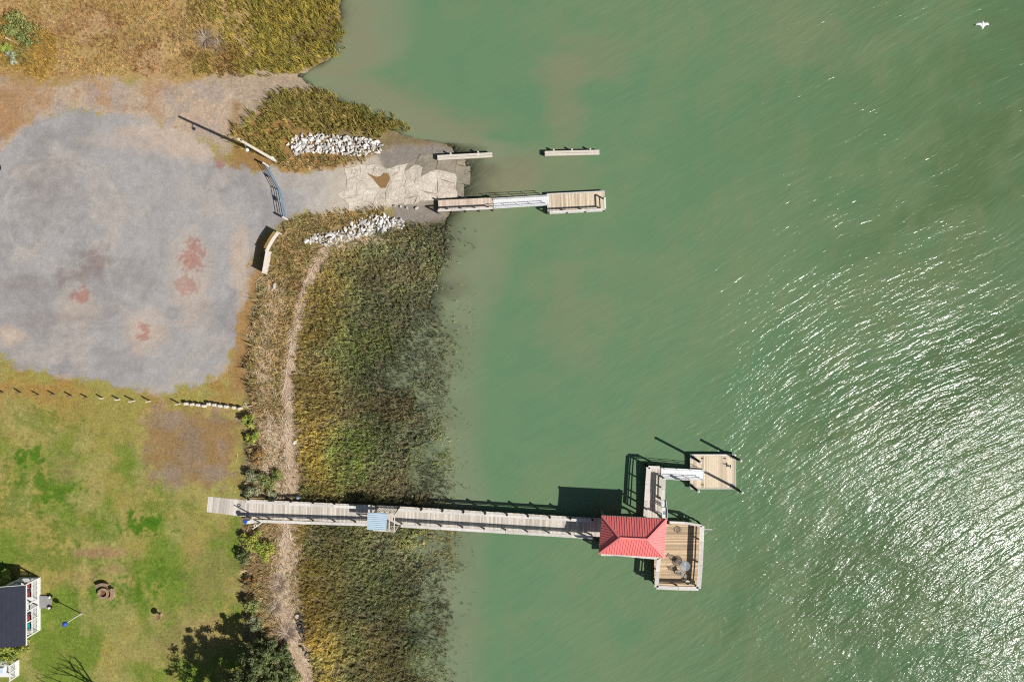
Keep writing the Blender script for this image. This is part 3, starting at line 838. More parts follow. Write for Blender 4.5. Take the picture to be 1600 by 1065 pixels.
# rusty verge round the ramp road
def dens_verge(px, py):
    n2 = fbm(px, py, 12, 3, 99)
    a = sstep(4, -4, poly_sd(px, py, [(425, 250), (450, 242), (520, 246), (575, 240), (585, 248), (560, 256), (520, 262), (450, 270)]) + (n2 - .5) * 10)
    b = sstep(4, -4, poly_sd(px, py, [(448, 345), (520, 330), (600, 324), (600, 334), (560, 346), (500, 364), (475, 384), (500, 390), (478, 440), (450, 520), (440, 600), (440, 640), (395, 640), (388, 570), (405, 480), (420, 420), (428, 395)]) + (n2 - .5) * 12)
    return np.maximum(a, b) * .85
sc = scatter(380, 610, 235, 650, 24, dens_verge)
hm = .5 + .55 * sstep(22, 4, sc[0] - np.interp(sc[1], YB, XB)) * (sc[1] > 400)
blades('verge_grass', *tufts(*sc, 8, hm, .055, .13, .5, pal((190, 156, 106), (164, 160, 108), (208, 186, 134), (218, 192, 142), (176, 172, 120)), (-.03, .03)), 'rusty tall grass on the bank between lot, ramp and marsh', 'grass')
# bank scrub south
def dens_bank(px, py):
    n2 = fbm(px, py, 14, 3, 100)
    xb = np.interp(py, YB, XB)
    wr = np.minimum(line_d(px, py, WRACK_N), line_d(px, py, WRACK_S))
    return sstep(0, 8, px - xb - 8 + (n2 - .5) * 10) * sstep(470, 452, px) * sstep(2, 14, wr + (n2 - .5) * 18) * sstep(600, 640, py) * .8
sc = scatter(375, 480, 600, 1200, 20, dens_bank)
hm = .45 + .6 * sstep(24, 6, sc[0] - np.interp(sc[1], YB, XB))
blades('bank_grass', *tufts(*sc, 8, hm, .05, .15, .45, pal((176, 158, 114), (202, 182, 140), (222, 204, 168), (172, 178, 116))), 'dry grass and weeds on the bank above the marsh', 'grass')
# lawn blades: sparse short tufts that give the turf its nap
def dens_lawn(px, py):
    n2 = fbm(px, py, 20, 3, 101)
    ok = sstep(8, 16, poly_sd(px, py, LOT) + (n2 - .5) * 26) * sstep(2, -6, px - np.interp(py, YB, XB)) * (py > 540)
    ok = ok * (1 - .7 * sstep(10, -10, poly_sd(px, py, DIRT)))
    return ok
sc = scatter(-60, 400, 545, 1200, 30, dens_lawn)
zc = ground_color(sc[0], sc[1], sc[4])[:, :3]
_zc = zc
base, hb, w_, ln, cb = tufts(*sc, 4, .09, .035, .14, .8, lambda a_, b_, c_: _zc * 1.12, hvar=.5)
blades('lawn_grass', base, hb, w_, ln, cb, 'short patchy lawn grass south of the gravel lot', 'grass')

# straw wrack
def straw(name, line, width, n, label):
    seg = np.array(line, float)
    ln = np.hypot(*(seg[1:] - seg[:-1]).T); cum = np.concatenate([[0], np.cumsum(ln)])
    t = RNG.uniform(0, cum[-1], n); i = np.clip(np.searchsorted(cum, t) - 1, 0, len(ln) - 1)
    f = ((t - cum[i]) / ln[i])[:, None]
    pos = seg[i] * (1 - f) + seg[i + 1] * f
    wv = .35 + 1.5 * fbm(t, t * 0 + width * 7, 30, 3, 140)
    off = RNG.normal(0, width * .45, (n, 2)) * wv[:, None]; pos = pos + off
    pos[:, 0] += (fbm(t, t * 0 + width, 26, 3, 141) - .5) * 18
    d = (seg[i + 1] - seg[i]) / ln[i][:, None]
    ang = np.arctan2(-d[:, 1], d[:, 0]) + RNG.normal(0, .55, n)
    px, py = pos.T
    z = np.full(n, .4)
    for _ in range(3):
        x = (px - 800) * K0 * (H - z) / H; y = (532.5 - py) * K0 * (H - z) / H
        z = terrain(x / K0 + 800, 532.5 - y / K0)
    L = RNG.uniform(.5, 1.3, n)
    base = np.stack([x, y, z + RNG.uniform(0, .12, n)], -1)
    lean = np.stack([np.cos(ang) * L, np.sin(ang) * L], -1)
    A = np.array([lin(228, 202, 170), lin(212, 184, 152), lin(190, 162, 132), lin(236, 220, 196)])
    cols = A[RNG.integers(0, 4, n)] * RNG.uniform(.8, 1.1, n)[:, None]
    return blades(name, base, RNG.uniform(.02, .14, n), np.full(n, .05), lean, cols, label, 'straw', True)
straw('straw_wrack', WRACK_N, 6.5, 4200, 'tan line of washed up straw north of the boardwalk')
straw('straw_wrack', WRACK_S, 15, 10000, 'broad band of washed up straw south of the boardwalk')

straw('reed_litter', [(415, 655), (428, 690), (420, 725), (440, 760)], 22, 1700, 'bleached reed litter among the shrubs north of the boardwalk')
straw('reed_litter', [(425, 440), (418, 500), (412, 560), (420, 630)], 20, 1500, 'bleached reed litter on the bank below the board screen')

# ------------------------------------------------------------------ riprap stones
def rock_mesh(seed):
    r = random.Random(seed)
    bm = bmesh.new()
    for i in range(13):
        v = Vector((r.gauss(0, 1), r.gauss(0, 1), r.gauss(0, 1))).normalized()
        bm.verts.new((v.x * .55 * r.uniform(.8, 1.15), v.y * .4 * r.uniform(.8, 1.15), v.z * .34 * r.uniform(.8, 1.1)))
    bmesh.ops.convex_hull(bm, input=bm.verts)
    for v in [v for v in bm.verts if not v.link_faces]: bm.verts.remove(v)
    me = bpy.data.meshes.new('stone'); bm.to_mesh(me); bm.free(); me.materials.append(M['rock'])
    return me
ROCKS = [rock_mesh(s) for s in range(9)]
def riprap(label, poly, n, rmin, seed):
    r = random.Random(seed)
    xs = [p[0] for p in poly]; ys = [p[1] for p in poly]
    c = PG(sum(xs) / len(xs), sum(ys) / len(ys))
    t = thing('riprap', label, 'stones', c, 'white stone heaps beside the ramp')
    got = []
    tries = 0
    while len(got) < n and tries < 20000:
        tries += 1
        x, y = r.uniform(min(xs), max(xs)), r.uniform(min(ys), max(ys))
        if float(poly_sd(np.array([x]), np.array([y]), poly)[0]) > -1: continue
        if any((x - a) ** 2 + (y - b) ** 2 < rmin ** 2 for a, b in got): continue
        got.append((x, y))
        p = PG(x, y); s = r.uniform(.26, .56) if r.random() < .6 else r.uniform(.5, .82)
        p.z += .12 * s + r.uniform(0, .16)
        instance('stone', r.choice(ROCKS), t, p, scale=(s * 1.05, s, s * 1.1), rot=(r.uniform(-.5, .5), r.uniform(-.5, .5), r.uniform(0, 6.28)))
    return t
riprap('bed of pale broken stones north of the boat ramp', [(448, 226), (462, 212), (500, 209), (545, 213), (590, 218), (600, 226), (596, 240), (560, 244), (500, 240), (460, 241)], 230, 4.1, 1)
riprap('bed of pale broken stones south of the boat ramp', [(472, 378), (500, 362), (535, 360), (556, 345), (585, 335), (612, 338), (636, 346), (628, 358), (590, 366), (552, 372), (530, 388), (500, 382)], 230, 4.1, 2)
for i, (x, y, s) in enumerate(((617, 322, .45), (626, 324, .4), (636, 325, .45), (651, 325.5, .5))):
    p = PG(x, y, .17)
    o = bpy.data.objects.new('loose_stone', ROCKS[i]); o.scale = (s, s * .9, s * .9); o.location = p; o.rotation_euler = (0, 0, i * 1.3)
    link(o, None, p)
    tag(o, ('loose pale stone on the ramp edge, farthest from the dock', 'loose stone on the ramp edge, second farthest from the dock', 'loose stone on the ramp edge, third from the road side', 'loose white stone on the ramp edge nearest the dock')[i], 'stone', 'loose stones on the ramp')

# ------------------------------------------------------------------ decking helper
def planks(parent, a, b, half0, half1, mat, pitch=0.15, th=0.04, name='plank'):
    """cross boards from a to b (centre line on the deck top); half widths at both ends"""
    a = Vector(a); b = Vector(b); d = b - a; L = d.length; n = max(1, round(L / pitch)); step = L / n
    rz = math.atan2(d.y, d.x)
    me = MB().box((0, 0, 0), (step - .012, 2.0, th)).mesh(name, mat)
    for i in range(n):
        t = (i + .5) / n
        p = a.lerp(b, t) - Vector((0, 0, th / 2 + random.uniform(0, .004)))
        hw = half0 * (1 - t) + half1 * t
        o = bpy.data.objects.new(name, me); link(o, parent)
        o.location = p - ORG[parent.name]; o.rotation_euler = (0, math.atan2(-d.z, math.hypot(d.x, d.y)), rz); o.scale = (1, hw + random.uniform(-.012, .012), 1)

def post(parent, x, y, z0, z1, s=.12, mat='rail', name='post', sm=None):
    return MB().box((x, y, (z0 + z1) / 2), (s, s, z1 - z0)).build(name, M[mat], parent)

def rail_run(parent, pts, zd, cap_w=.30, cap_h=.85, rails=(.5,), pile=True, lamps=False, inward=0.0, pile_mat='timber', ground_z=None, capmat='rail'):
    """posts at pts (xy, world); cap and rails between neighbours"""
    for i, p in enumerate(pts):
        z0 = -1.2 if ground_z is None else ground_z
        MB().box((p[0], p[1], (z0 + zd + cap_h - .03) / 2), (.14, .14, zd + cap_h - .03 - z0)).build('post', M[pile_mat], parent)
        if lamps:
            q = MB().box((p[0] + lamps[0], p[1] + lamps[1], zd + cap_h + .0), (.15, .15, .30))
            q.lathe((p[0] + lamps[0], p[1] + lamps[1], zd + cap_h + .15), [(.13, 0), (.13, .05), (.03, .13)], 8)
            q.build('post_lamp', M['black'], parent)
    for p, q in zip(pts[:-1], pts[1:]):
        p3 = Vector((p[0], p[1], zd + cap_h)); q3 = Vector((q[0], q[1], zd + cap_h))
        d = (q3 - p3).normalized() * .012
        MB().beam(p3 + d, q3 - d, cap_w, .045).build('cap_rail', M[capmat], parent)
        for r in rails:
            e = (q3 - p3).normalized() * .071
            MB().beam(Vector((p[0], p[1], zd + r)) + e, Vector((q[0], q[1], zd + r)) - e, .04, .12).build('rail', M[capmat], parent)

def lerp2(a, b, t): return (a[0] + (b[0] - a[0]) * t, a[1] + (b[1] - a[1]) * t)

# ------------------------------------------------------------------ long boardwalk
RH = .98; ZD = .95; ZC = ZD + RH
bw_org = PG(324, 787)
bwk = thing('boardwalk', 'long grey timber boardwalk from the lawn over the marsh to the pavilion', 'boardwalk', bw_org)
cl = [(324, 787.3), (383, 794.0), (622, 805.0), (905, 821.8), (938, 823.8)]
# deck centre line (pixels at deck height)
cw = [P(x, y, ZD) for x, y in cl]
planks(bwk, cw[0], cw[1], .88, .94, M['deck'])
planks(bwk, cw[1], cw[2], 1.05, 1.05, M['deck'])
planks(bwk, cw[2], cw[4], 1.05, 1.05, M['deck'])
for k in range(4):
    a, b = cw[k], cw[k + 1]
    d = (b - a).normalized(); nrm = Vector((-d.y, d.x, 0))
    for s in (-.8, 0, .8):
        MB().beam(a + nrm * s - Vector((0, 0, .15)), b + nrm * s - Vector((0, 0, .15)), .08, .2).build('joist', M['timber'], bwk)
def along(pts, px):
    for a, b in zip(pts[:-1], pts[1:]):
        if a[0] <= px <= b[0] + 1e-6:
            return lerp2(a, b, (px - a[0]) / (b[0] - a[0]))
    return pts[-1]
north = [(384, 783.3), (622, 795.6), (905, 812.4), (935, 814.2)]
south = [(388, 813.2), (622, 820.8), (905, 838.0), (935, 839.6)]
def run_px(line, xs): return [tuple(P(*along(line, x), ZC).xy) for x in xs]
nx_ = [384, 417, 451, 486, 520, 553, 586]; nx2 = [622, 658, 691, 724, 758, 792, 825, 859, 891, 926]
rail_run(bwk, run_px(north, nx_), ZD, .30, RH)
rail_run(bwk, run_px(north, nx2), ZD, .30, RH, lamps=(0.0, .17))
sx_ = [388, 418, 452, 486, 520, 553, 584]; sx2 = [626, 655, 688, 722, 756, 790, 824, 858, 892, 926]
rail_run(bwk, run_px(south, sx_), ZD, .32, RH)
rail_run(bwk, run_px(south, sx2), ZD, .32, RH)

# canopy over the boardwalk
cn = thing('boardwalk_canopy', 'pale blue metal roofed shelter with slatted sides standing on the boardwalk', 'shelter', P(604, 806, ZD))
ZT = 3.3
nwA, nwB = P(591, 792.5, ZD).xy, P(623, 794.4, ZD).xy
swA, swB = P(590, 819.0, ZD).xy, P(622, 821.0, ZD).xy
for q in (nwA, nwB, swA, swB):
    post(cn, q.x, q.y, .9, ZT, .11, 'white_post')
for a, b in ((nwA, nwB), (swA, swB)):
    MB().beam((a.x, a.y, ZT), (b.x, b.y, ZT), .09, .14).build('top_beam', M['white_post'], cn)
    MB().beam((a.x, a.y, ZD + .12), (b.x, b.y, ZD + .12), .06, .09).build('bottom_rail', M['white_post'], cn)
    MB().beam((a.x, a.y, ZD + 1.75), (b.x, b.y, ZD + 1.75), .06, .09).build('middle_rail', M['white_post'], cn)
    d = b - a; n = 13
    for i in range(n):
        t = (i + .5) / n; q = a + d * t
        MB().box((q.x, q.y, ZD + .93), (.075, .03, 1.55), math.atan2(d.y, d.x)).build('slat', M['rail'], cn)
for t in (.745, .985):
    a = nwA.lerp(nwB, t); b = swA.lerp(swB, t)
    MB().beam((a.x, a.y, ZT + .09), (b.x, b.y, ZT + .09), .10, .10).build('cross_beam', M['white_post'], cn)
rc = [P(574.2, 800, 3.6), P(605, 801.6, 3.6), P(603.2, 828.8, 3.45), P(573.6, 826.8, 3.45)]
mb = MB(); mb._add([c + Vector((0, 0, dz)) for dz in (-.06, 0) for c in rc], [(3, 2, 1, 0), (4, 5, 6, 7), (0, 1, 5, 4), (1, 2, 6, 5), (2, 3, 7, 6), (3, 0, 4, 7)])
rf = mb.build('roof_panel', M['blue_roof'], cn)
sm = MB()
for i in range(9):
    t = (i + .5) / 9
    sm.beam(rc[0].lerp(rc[3], t) + Vector((0, 0, .02)), rc[1].lerp(rc[2], t) + Vector((0, 0, .02)), .05, .06)
tag(sm.build('roof_rib', M['blue_roof'], rf), None, kind='stuff')
bz = MB().box((P(606, 816, ZD).x - .8, P(606, 817, ZD).y + .02, ZD + .45), (2.0, .42, .06)).build('bench_seat', M['deck'], cn)

# white lamp pole and white stand at the landward end
lp = thing('lamp_pole', 'slim white lamp pole beside the landward end of the boardwalk', 'lamp', PG(414, 812))
b0 = PG(414, 812); tp = Vector((b0.x, b0.y, 4.3))
MB().cyl(b0 - Vector((0, 0, .2)), tp, .085, .06, 8).build('pole', M['white'], lp)
MB().torus((b0.x + .1, b0.y + .22, 3.85), .15, .045, 12, 6).build('lamp_ring', M['white'], lp)
MB().beam((b0.x, b0.y, 3.85), (b0.x + .08, b0.y + .1, 3.85), .04, .04).build('bracket', M['white'], lp)
st = thing('rinse_station', 'white stand with blue basin beside the start of the boardwalk', 'stand', PG(394, 810))
q = PG(394, 809)
MB().box((q.x, q.y, q.z + .55), (.16, .16, 1.1)).build('pedestal', M['white'], st)
MB().box((q.x - .1, q.y - .12, q.z + 1.25), (.75, .34, .1)).build('tray', M['white'], st)
MB().lathe((q.x - .25, q.y - .02, q.z + 1.3), [(.24, 0), (.27, .08), (.2, .16)], 12).build('basin', M['blue'], st)
MB().beam((q.x - .3, q.y - .35, q.z + .9), (q.x + .55, q.y - .28, q.z + .9), .09, .09).build('arm', M['white'], st)
MB().beam((q.x + .35, q.y - .3, q.z - .1), (q.x + .35, q.y - .3, q.z + .95), .08, .08).build('leg', M['white'], st)

# ------------------------------------------------------------------ pavilion with red roof and deck
pv = thing('pavilion', 'red hipped metal roof pavilion with open deck over the water', 'pavilion', P(1015, 858, 0))
ZE = 4.25
ev = [P(940.5, 805.2, ZE), P(1042, 810.4, ZE), P(1037.8, 870.6, ZE), P(935.8, 864.5, ZE)]   # TL TR BR BL
ZR = 5.5
r0, r1 = P(968.6, 840, ZR), P(1012, 842.2, ZR)
faces = [('N', [ev[0], ev[1], r1, r0]), ('E', [ev[1], ev[2], r1]), ('S', [ev[2], ev[3], r0, r1]), ('W', [ev[3], ev[0], r0])]
for nm, pts in faces:
    nrm = (pts[1] - pts[0]).cross(pts[2] - pts[0]).normalized()
    if nrm.z < 0: nrm = -nrm
    mb = MB(); n = len(pts)
    mb._add([p - nrm * .03 for p in pts] + [p + nrm * .0 for p in pts], [tuple(range(n))[::-1], tuple(range(n, 2 * n))] + [(i, (i + 1) % n, n + (i + 1) % n, n + i) for i in range(n)])
    pan = mb.build('roof_panel', M['red_roof'], pv)
    # seams run up the slope from the eave
    a, b = pts[0], pts[1]; e = (b - a); L = e.length; eu = e.normalized()
    up = nrm.cross(eu).normalized()
    if up.z < 0: up = -up
    sm = MB(); k = int(L / .27)
    for i in range(1, k):
        s0 = a + eu * (L * i / k)
        # length until a hip or the ridge
        u = L * i / k
        if n == 4:
            ra = (pts[3] - a).dot(eu); rb = (pts[2] - a).dot(eu); hh = (pts[2] - a).dot(up)
            h_ = hh * min(1, u / max(ra, 1e-3), (L - u) / max(L - rb, 1e-3))
        else:
            rc_ = (pts[2] - a).dot(eu); hh = (pts[2] - a).dot(up)
            h_ = hh * min(u / max(rc_, 1e-3), (L - u) / max(L - rc_, 1e-3))
        if h_ > .1:
            sm.beam(s0 + nrm * .022, s0 + up * h_ + nrm * .012, .03, .035)
    tag(sm.build('standing_seam', M['red_seam'], pan), None, kind='stuff')
for a, b in ((r0, r1), (ev[0], r0), (ev[3], r0), (ev[1], r1), (ev[2], r1)):
    MB().beam(a + Vector((0, 0, .05)), b + Vector((0, 0, .05)), .22, .05).build('ridge_cap', M['red_seam'], pv)
for a, b in ((0, 1), (1, 2), (2, 3), (3, 0)):
    MB().beam(ev[a] - Vector((0, 0, .12)), ev[b] - Vector((0, 0, .12)), .05, .18).build('fascia', M['white_post'], pv)
rcx = sum((p for p in ev), Vector()) / 4
for p in ev:
    q = p.lerp(rcx, .1)
    MB().box((q.x, q.y, 1.4), (.17, .17, 5.4)).build('roof_post', M['timber'], pv)
for a, b in ((0, 1), (3, 2)):
    q = ev[a].lerp(ev[b], .5).lerp(rcx, .1)
    MB().box((q.x, q.y, 1.4), (.17, .17, 5.4)).build('roof_post', M['timber'], pv)
# deck plates: under the roof, and the open L
def rect_planks(parent, x0, x1, y0, y1, z, mat, axis):
    if axis == 'x':   # boards run along x
        planks(parent, ((x0 + x1) / 2, y0, z), ((x0 + x1) / 2, y1, z), (x1 - x0) / 2, (x1 - x0) / 2, mat)
    else:
        planks(parent, (x0, (y0 + y1) / 2, z), (x1, (y0 + y1) / 2, z), (y1 - y0) / 2, (y1 - y0) / 2, mat)
A = P(939, 812, ZD); B = P(1022, 868, ZD)
rect_planks(pv, A.x, B.x - .01, B.y, A.y, ZD, M['deck'], 'x')
C_ = P(1022, 818, ZD); D_ = P(1093.5, 917, ZD)
rect_planks(pv, C_.x + .01, D_.x, D_.y, C_.y, ZD, M['deck_tan'], 'x')
for yy in np.linspace(D_.y + .3, C_.y - .3, 6):
    MB().beam((C_.x, yy, ZD - .16), (D_.x, yy, ZD - .16), .1, .22).build('joist', M['timber'], pv)
for yy in np.linspace(B.y + .3, A.y - .3, 4):
    MB().beam((A.x, yy, ZD - .16), (B.x, yy, ZD - .16), .1, .22).build('joist', M['timber'], pv)
def prun(pts_px, cap_w=.34, **kw): rail_run(pv, [tuple(P(x, y, ZC).xy) for x, y in pts_px], ZD, cap_w, RH, **kw)
prun([(1097.0, 821), (1096, 846), (1094.5, 882), (1091.5, 919)], .52, rails=(.35, .66))
prun([(1046, 815.5), (1071, 816.6), (1097.0, 821)], .26)
prun([(1091.5, 919), (1060, 918.5), (1025.5, 917)], .42, rails=(.35, .66))
prun([(1025.5, 917), (1027.5, 893), (1029.5, 872)], .46, rails=(.35, .66))
prun([(1029.5, 872), (985, 868), (941, 864)], .26)
prun([(941, 810), (975, 811), (1004, 811.5)], .26)
q = P(1098, 826.5, 1.6)
MB().beam(q, q + Vector((1.05, 0, .05)), .1, .07).build('outrigger_arm', M['rail'], pv)

# north arm of the deck
na = thing('landing_deck', 'narrow railed timber deck leading from the pavilion to the gangway', 'deck', P(1022, 770, 0))
A = P(1009.5, 729, ZD); B = P(1035, 812, ZD)
rect_planks(na, A.x, B.x, B.y, A.y, ZD, M['deck'], 'y')
for xx in (A.x + .2, (A.x + B.x) / 2, B.x - .2):
    MB().beam((xx, B.y, ZD - .16), (xx, A.y, ZD - .16), .1, .22).build('joist', M['timber'], na)
def nrun(pts_px, cap_w=.3): rail_run(na, [tuple(P(x, y, ZC).xy) for x, y in pts_px], ZD, cap_w, RH, rails=(.35, .66))
nrun([(1013, 729.5), (1011, 756), (1009.5, 782), (1008, 806)], .40)
nrun([(1013, 729.5), (1031, 730.2)], .34)
nrun([(1037.2, 747), (1036.4, 764), (1035.8, 781)], .46)
# fish cleaning tables
for nm, lab, (x0, y0, x1, y1), zt in (('cleaning_table', 'white fish cleaning table nearer the gangway', (1033.5, 781.5, 1041, 791.5), 1.95), ('cleaning_table', 'long white fish cleaning table with sink against the red roof', (1034.5, 792.5, 1042.5, 809), 2.05)):
    a, b = P(x0, y1, zt), P(x1, y0, zt)
    t = thing(nm, lab, 'table', ((a.x + b.x) / 2, (a.y + b.y) / 2, ZD), 'fish cleaning tables')
    MB().box(((a.x + b.x) / 2, (a.y + b.y) / 2, zt), (b.x - a.x, b.y - a.y, .05)).build('table_top', M['white'], t)
    MB().box((b.x - .03, (a.y + b.y) / 2, zt + .1), (.04, b.y - a.y, .16)).build('backsplash', M['white'], t)
    MB().box(((a.x * .6 + b.x * .4), (a.y + b.y) / 2, zt + .03), (.26, .36, .02)).build('sink', M['glass_top' if y1 > 800 else 'white'], t)
    for sx in (a.x + .07, b.x - .07):
        for sy in (a.y + .07, b.y - .07):
            MB().box((sx, sy, (ZD + zt) / 2), (.07, .07, zt - ZD - .05)).build('leg', M['rail'], t)

# gangway to the floating dock
def gangway(name, label, a0, a1, width, rail_h, posts_n, sides=(1, -1)):
    g = thing(name, label, 'gangway', (a0.x, a0.y, min(a0.z, a1.z)))
    d = a1 - a0; u = d.normalized(); nrm = Vector((-u.y, u.x, 0)).normalized()
    MB().beam(a0, a1, width, .05).build('tread', M['alu'], g)
    n = 16; cl_ = MB()
    for i in range(1, n * 2):
        p = a0.lerp(a1, i / (n * 2)) + Vector((0, 0, .03))
        cl_.beam(p - nrm * width * .46, p + nrm * width * .46, .02, .012)
    tag(cl_.build('tread_rib', M['alu'], g), None, kind='stuff')
    for s in sides:
        o = nrm * (s * (width / 2 - .03))
        MB().beam(a0 + o + Vector((0, 0, .0)) , a1 + o + Vector((0, 0, .0)), .055, .2).build('side_beam', M['alu'], g)
        for h_ in (rail_h, rail_h * .55):
            MB().cyl(a0 + o + Vector((0, 0, h_)), a1 + o + Vector((0, 0, h_)), .03, n=8).build('handrail', M['alu'], g)
        for i in range(posts_n):
            p = a0.lerp(a1, (i + .15) / (posts_n - .7)) + o
            MB().cyl(p, p + Vector((0, 0, rail_h)), .028, n=8).build('stanchion', M['alu'], g)
    return g
gangway('gangway', 'white aluminium gangway down to the square floating dock', P(1033, 738, ZD + .06), P(1099, 741.0, .66), 1.12, .95, 4)

# square floating dock
fd = thing('floating_dock', 'square tan floating dock held by four dark piles', 'dock', P(1113, 736, 0))
ZF = .5
A = P(1079.5, 710.6, ZF); B = P(1149, 762.6, ZF)
rect_planks(fd, A.x + .1, B.x - .1, B.y + .1, A.y - .1, ZF, M['deck_new'], 'y')
for p, q in (((A.x, A.y), (B.x, A.y)), ((B.x, A.y), (B.x, B.y)), ((B.x, B.y), (A.x, B.y)), ((A.x, B.y), (A.x, A.y))):
    d = (Vector(q) - Vector(p)).normalized() * .09
    MB().beam((p[0] + d.x, p[1] + d.y, ZF - .1), (q[0] + d.x, q[1] + d.y, ZF - .1), .18, .22).build('rim_board', M['deck'], fd)
for i, yy in enumerate((A.y - .8, (A.y + B.y) / 2, B.y + .8)):
    MB().box(((A.x + B.x) / 2, yy, .12), (B.x - A.x - .5, .8, .5)).build('float_tank', M['black'], fd)
for x, y in ((1098, 716), (1133, 716), (1098, 757)):
    q = P(x, y, ZF + .05)
    MB().box(q, (.3, .06, .05)).box(q - Vector((0, 0, .03)), (.1, .06, .06)).build('cleat', M['black'], fd)
for (x, y, zt, lab) in ((1081.5, 713.5, 3.9, 'dark pile at the northwest corner of the square floating dock'), (1144.5, 712.5, 3.3, 'dark pile at the northeast corner of the square floating dock'), (1080.5, 758.5, 3.3, 'dark pile at the southwest corner of the square floating dock'), (1145, 759.5, 3.6, 'dark pile at the southeast corner of the square floating dock')):
    b0 = P(x, y, ZF)
    t = thing('mooring_pile', lab, 'pile', (b0.x, b0.y, 0), 'piles of the square floating dock')
    MB().cyl((b0.x, b0.y, -2.5), (b0.x, b0.y, zt), .16, .14, 12).build('shaft', M['pile'], t)
    MB().lathe((b0.x, b0.y, zt), [(.16, 0), (.17, .05), (.02, .16)], 12).build('pile_cap', M['pile_cap'], t)
    MB().torus((b0.x, b0.y, ZF + .06), .24, .03, 14, 6).build('pile_ring', M['galv'], fd)
t = thing('dock_cleat', 'small dark three armed mooring fitting on the square floating dock', 'cleat', P(1139, 727, ZF))
q = P(1139, 727, ZF + .02)
MB().cyl(q, q + Vector((0, 0, .35)), .05, n=8).build('stem', M['black'], t)
MB().beam(q + Vector((-.3, .02, .36)), q + Vector((.12, 0, .36)), .09, .06).build('horn', M['black'], t)
MB().beam(q + Vector((.05, -.28, .3)), q + Vector((.08, .16, .3)), .08, .06).build('horn', M['black'], t)

# furniture on the open deck
def chair(px, py, rz, label):
    p = P(px, py, ZD + .45); p.z = ZD
    t = thing('patio_chair', label, 'chair', p, 'metal chairs round the glass table')
    R = Matrix.Rotation(rz, 3, 'Z')
    def W(x, y, z): return p + R @ Vector((x, y, z))
    s = MB().box(W(0, 0, .43), (.5, .48, .035), rz).build('seat', M['iron'], t)
    mb = MB()
    for i in range(6): mb.beam(W(-.2 + .08 * i, .25, .45), W(-.2 + .08 * i, .33, .92), .035, .02)
    mb.build('backrest', M['iron'], t)
    MB().beam(W(-.26, .335, .93), W(.26, .335, .93), .04, .04).build('top_rail', M['iron'], t)
    for x in (-.23, .23):
        for y in (-.22, .23):
            MB().cyl(W(x, y, 0), W(x, y, .42), .018, n=6).build('leg', M['iron'], t)
        MB().beam(W(x * 1.1, -.22, .64), W(x * 1.1, .28, .66), .045, .03).build('armrest', M['iron'], t)
        MB().cyl(W(x * 1.1, -.2, .42), W(x * 1.1, -.2, .64), .015, n=6).build('arm_support', M['iron'], t)
tp = P(1070.5, 884, ZD + .74)
t = thing('patio_table', 'round glass topped patio table on the pavilion deck', 'table', (tp.x, tp.y, ZD))
MB().lathe(tp, [(.54, 0), (.54, .015)], 24).build('table_top', M['table_glass'], t)
MB().torus(tp, .55, .025, 24, 6).build('rim', M['iron'], t)
MB().lathe((tp.x, tp.y, ZD), [(.3, 0), (.3, .03), (.05, .08), (.04, .72)], 12).build('pedestal', M['iron'], t)
chair(1061, 877.5, 1.0, 'metal patio chair northwest of the glass table')
chair(1062, 893, 2.0, 'metal patio chair southwest of the glass table')
chair(1068.5, 899, 2.9, 'metal patio chair south of the glass table')
for x, y, lab in ((1074.5, 909.5, 'cream bucket in the deck corner, nearer the chairs'), (1082.5, 908.5, 'cream bucket in the deck corner, nearer the east rail')):
    q = P(x, y, ZD + .4); q.z = ZD
    t = thing('bucket', lab, 'bucket', q, 'buckets in the deck corner')
    MB().lathe(q, [(.2, 0), (.24, .38)], 14).build('pail', M['bucket'], t)
    MB().lathe(q + Vector((0, 0, .385)), [(.26, 0), (.26, .03)], 14).build('lid', M['bucket'], t)
q = P(1059, 826, ZD + .1); q.z = ZD + .01
t = thing('crab_net', 'round crab net lying on the deck near the north rail', 'net', q)
MB().torus(q + Vector((.05, -.1, .1)), .36, .025, 18, 5).build('hoop', M['iron'], t)
mb = MB()
for i in range(-3, 4):
    w = math.sqrt(max(.01, .34 ** 2 - (i * .1) ** 2))
    mb.beam(q + Vector((.05 + i * .1, -.1 - w, .1)), q + Vector((.05 + i * .1, -.1 + w, .1)), .018, .012)
    mb.beam(q + Vector((.05 - w, -.1 + i * .1, .112)), q + Vector((.05 + w, -.1 + i * .1, .112)), .018, .012)
tag(mb.build('netting', M['mesh'], t), None, kind='stuff')
MB().cyl(q + Vector((-.25, .12, .1)), q + Vector((-.95, .5, .16)), .022, n=6).build('handle', M['deadwood'], t)

# ------------------------------------------------------------------ dock beside the boat ramp
rd = thing('ramp_dock', 'fixed reddish timber dock section beside the boat ramp', 'dock', PG(690, 326))
Z1 = .72
a0, a1 = P(684.8, 321.8, Z1), P(770, 317.8, Z1)
planks(rd, a0, a1, .66, .66, M['deck_red'])
d = (a1 - a0).normalized(); nrm = Vector((-d.y, d.x, 0))
for s in (-.62, .62):
    MB().beam(a0 + nrm * s - Vector((0, 0, .15)), a1 + nrm * s - Vector((0, 0, .15)), .08, .2).build('joist', M['timber'], rd)
pts = [tuple((a0.lerp(a1, t) - nrm * .72).xy) for t in (0.0, .25, .5, .75, 1.0)]
rail_run(rd, pts, Z1, .2, .95, (.42,))
for t in (0.0, .5, 1.0):
    q = a0.lerp(a1, t) + nrm * .68
    post(rd, q.x, q.y, -1, Z1 + .1, .14, 'timber', 'pile')
ZF2 = .5
gangway('gangway', 'white aluminium gangway beside the boat ramp', P(771, 319.2, Z1 + .05), P(858, 313.8, ZF2 + .08), 1.0, .95, 5)
f2 = thing('floating_dock', 'long pale floating dock with one side rail by the boat ramp', 'dock', P(901, 316, 0))
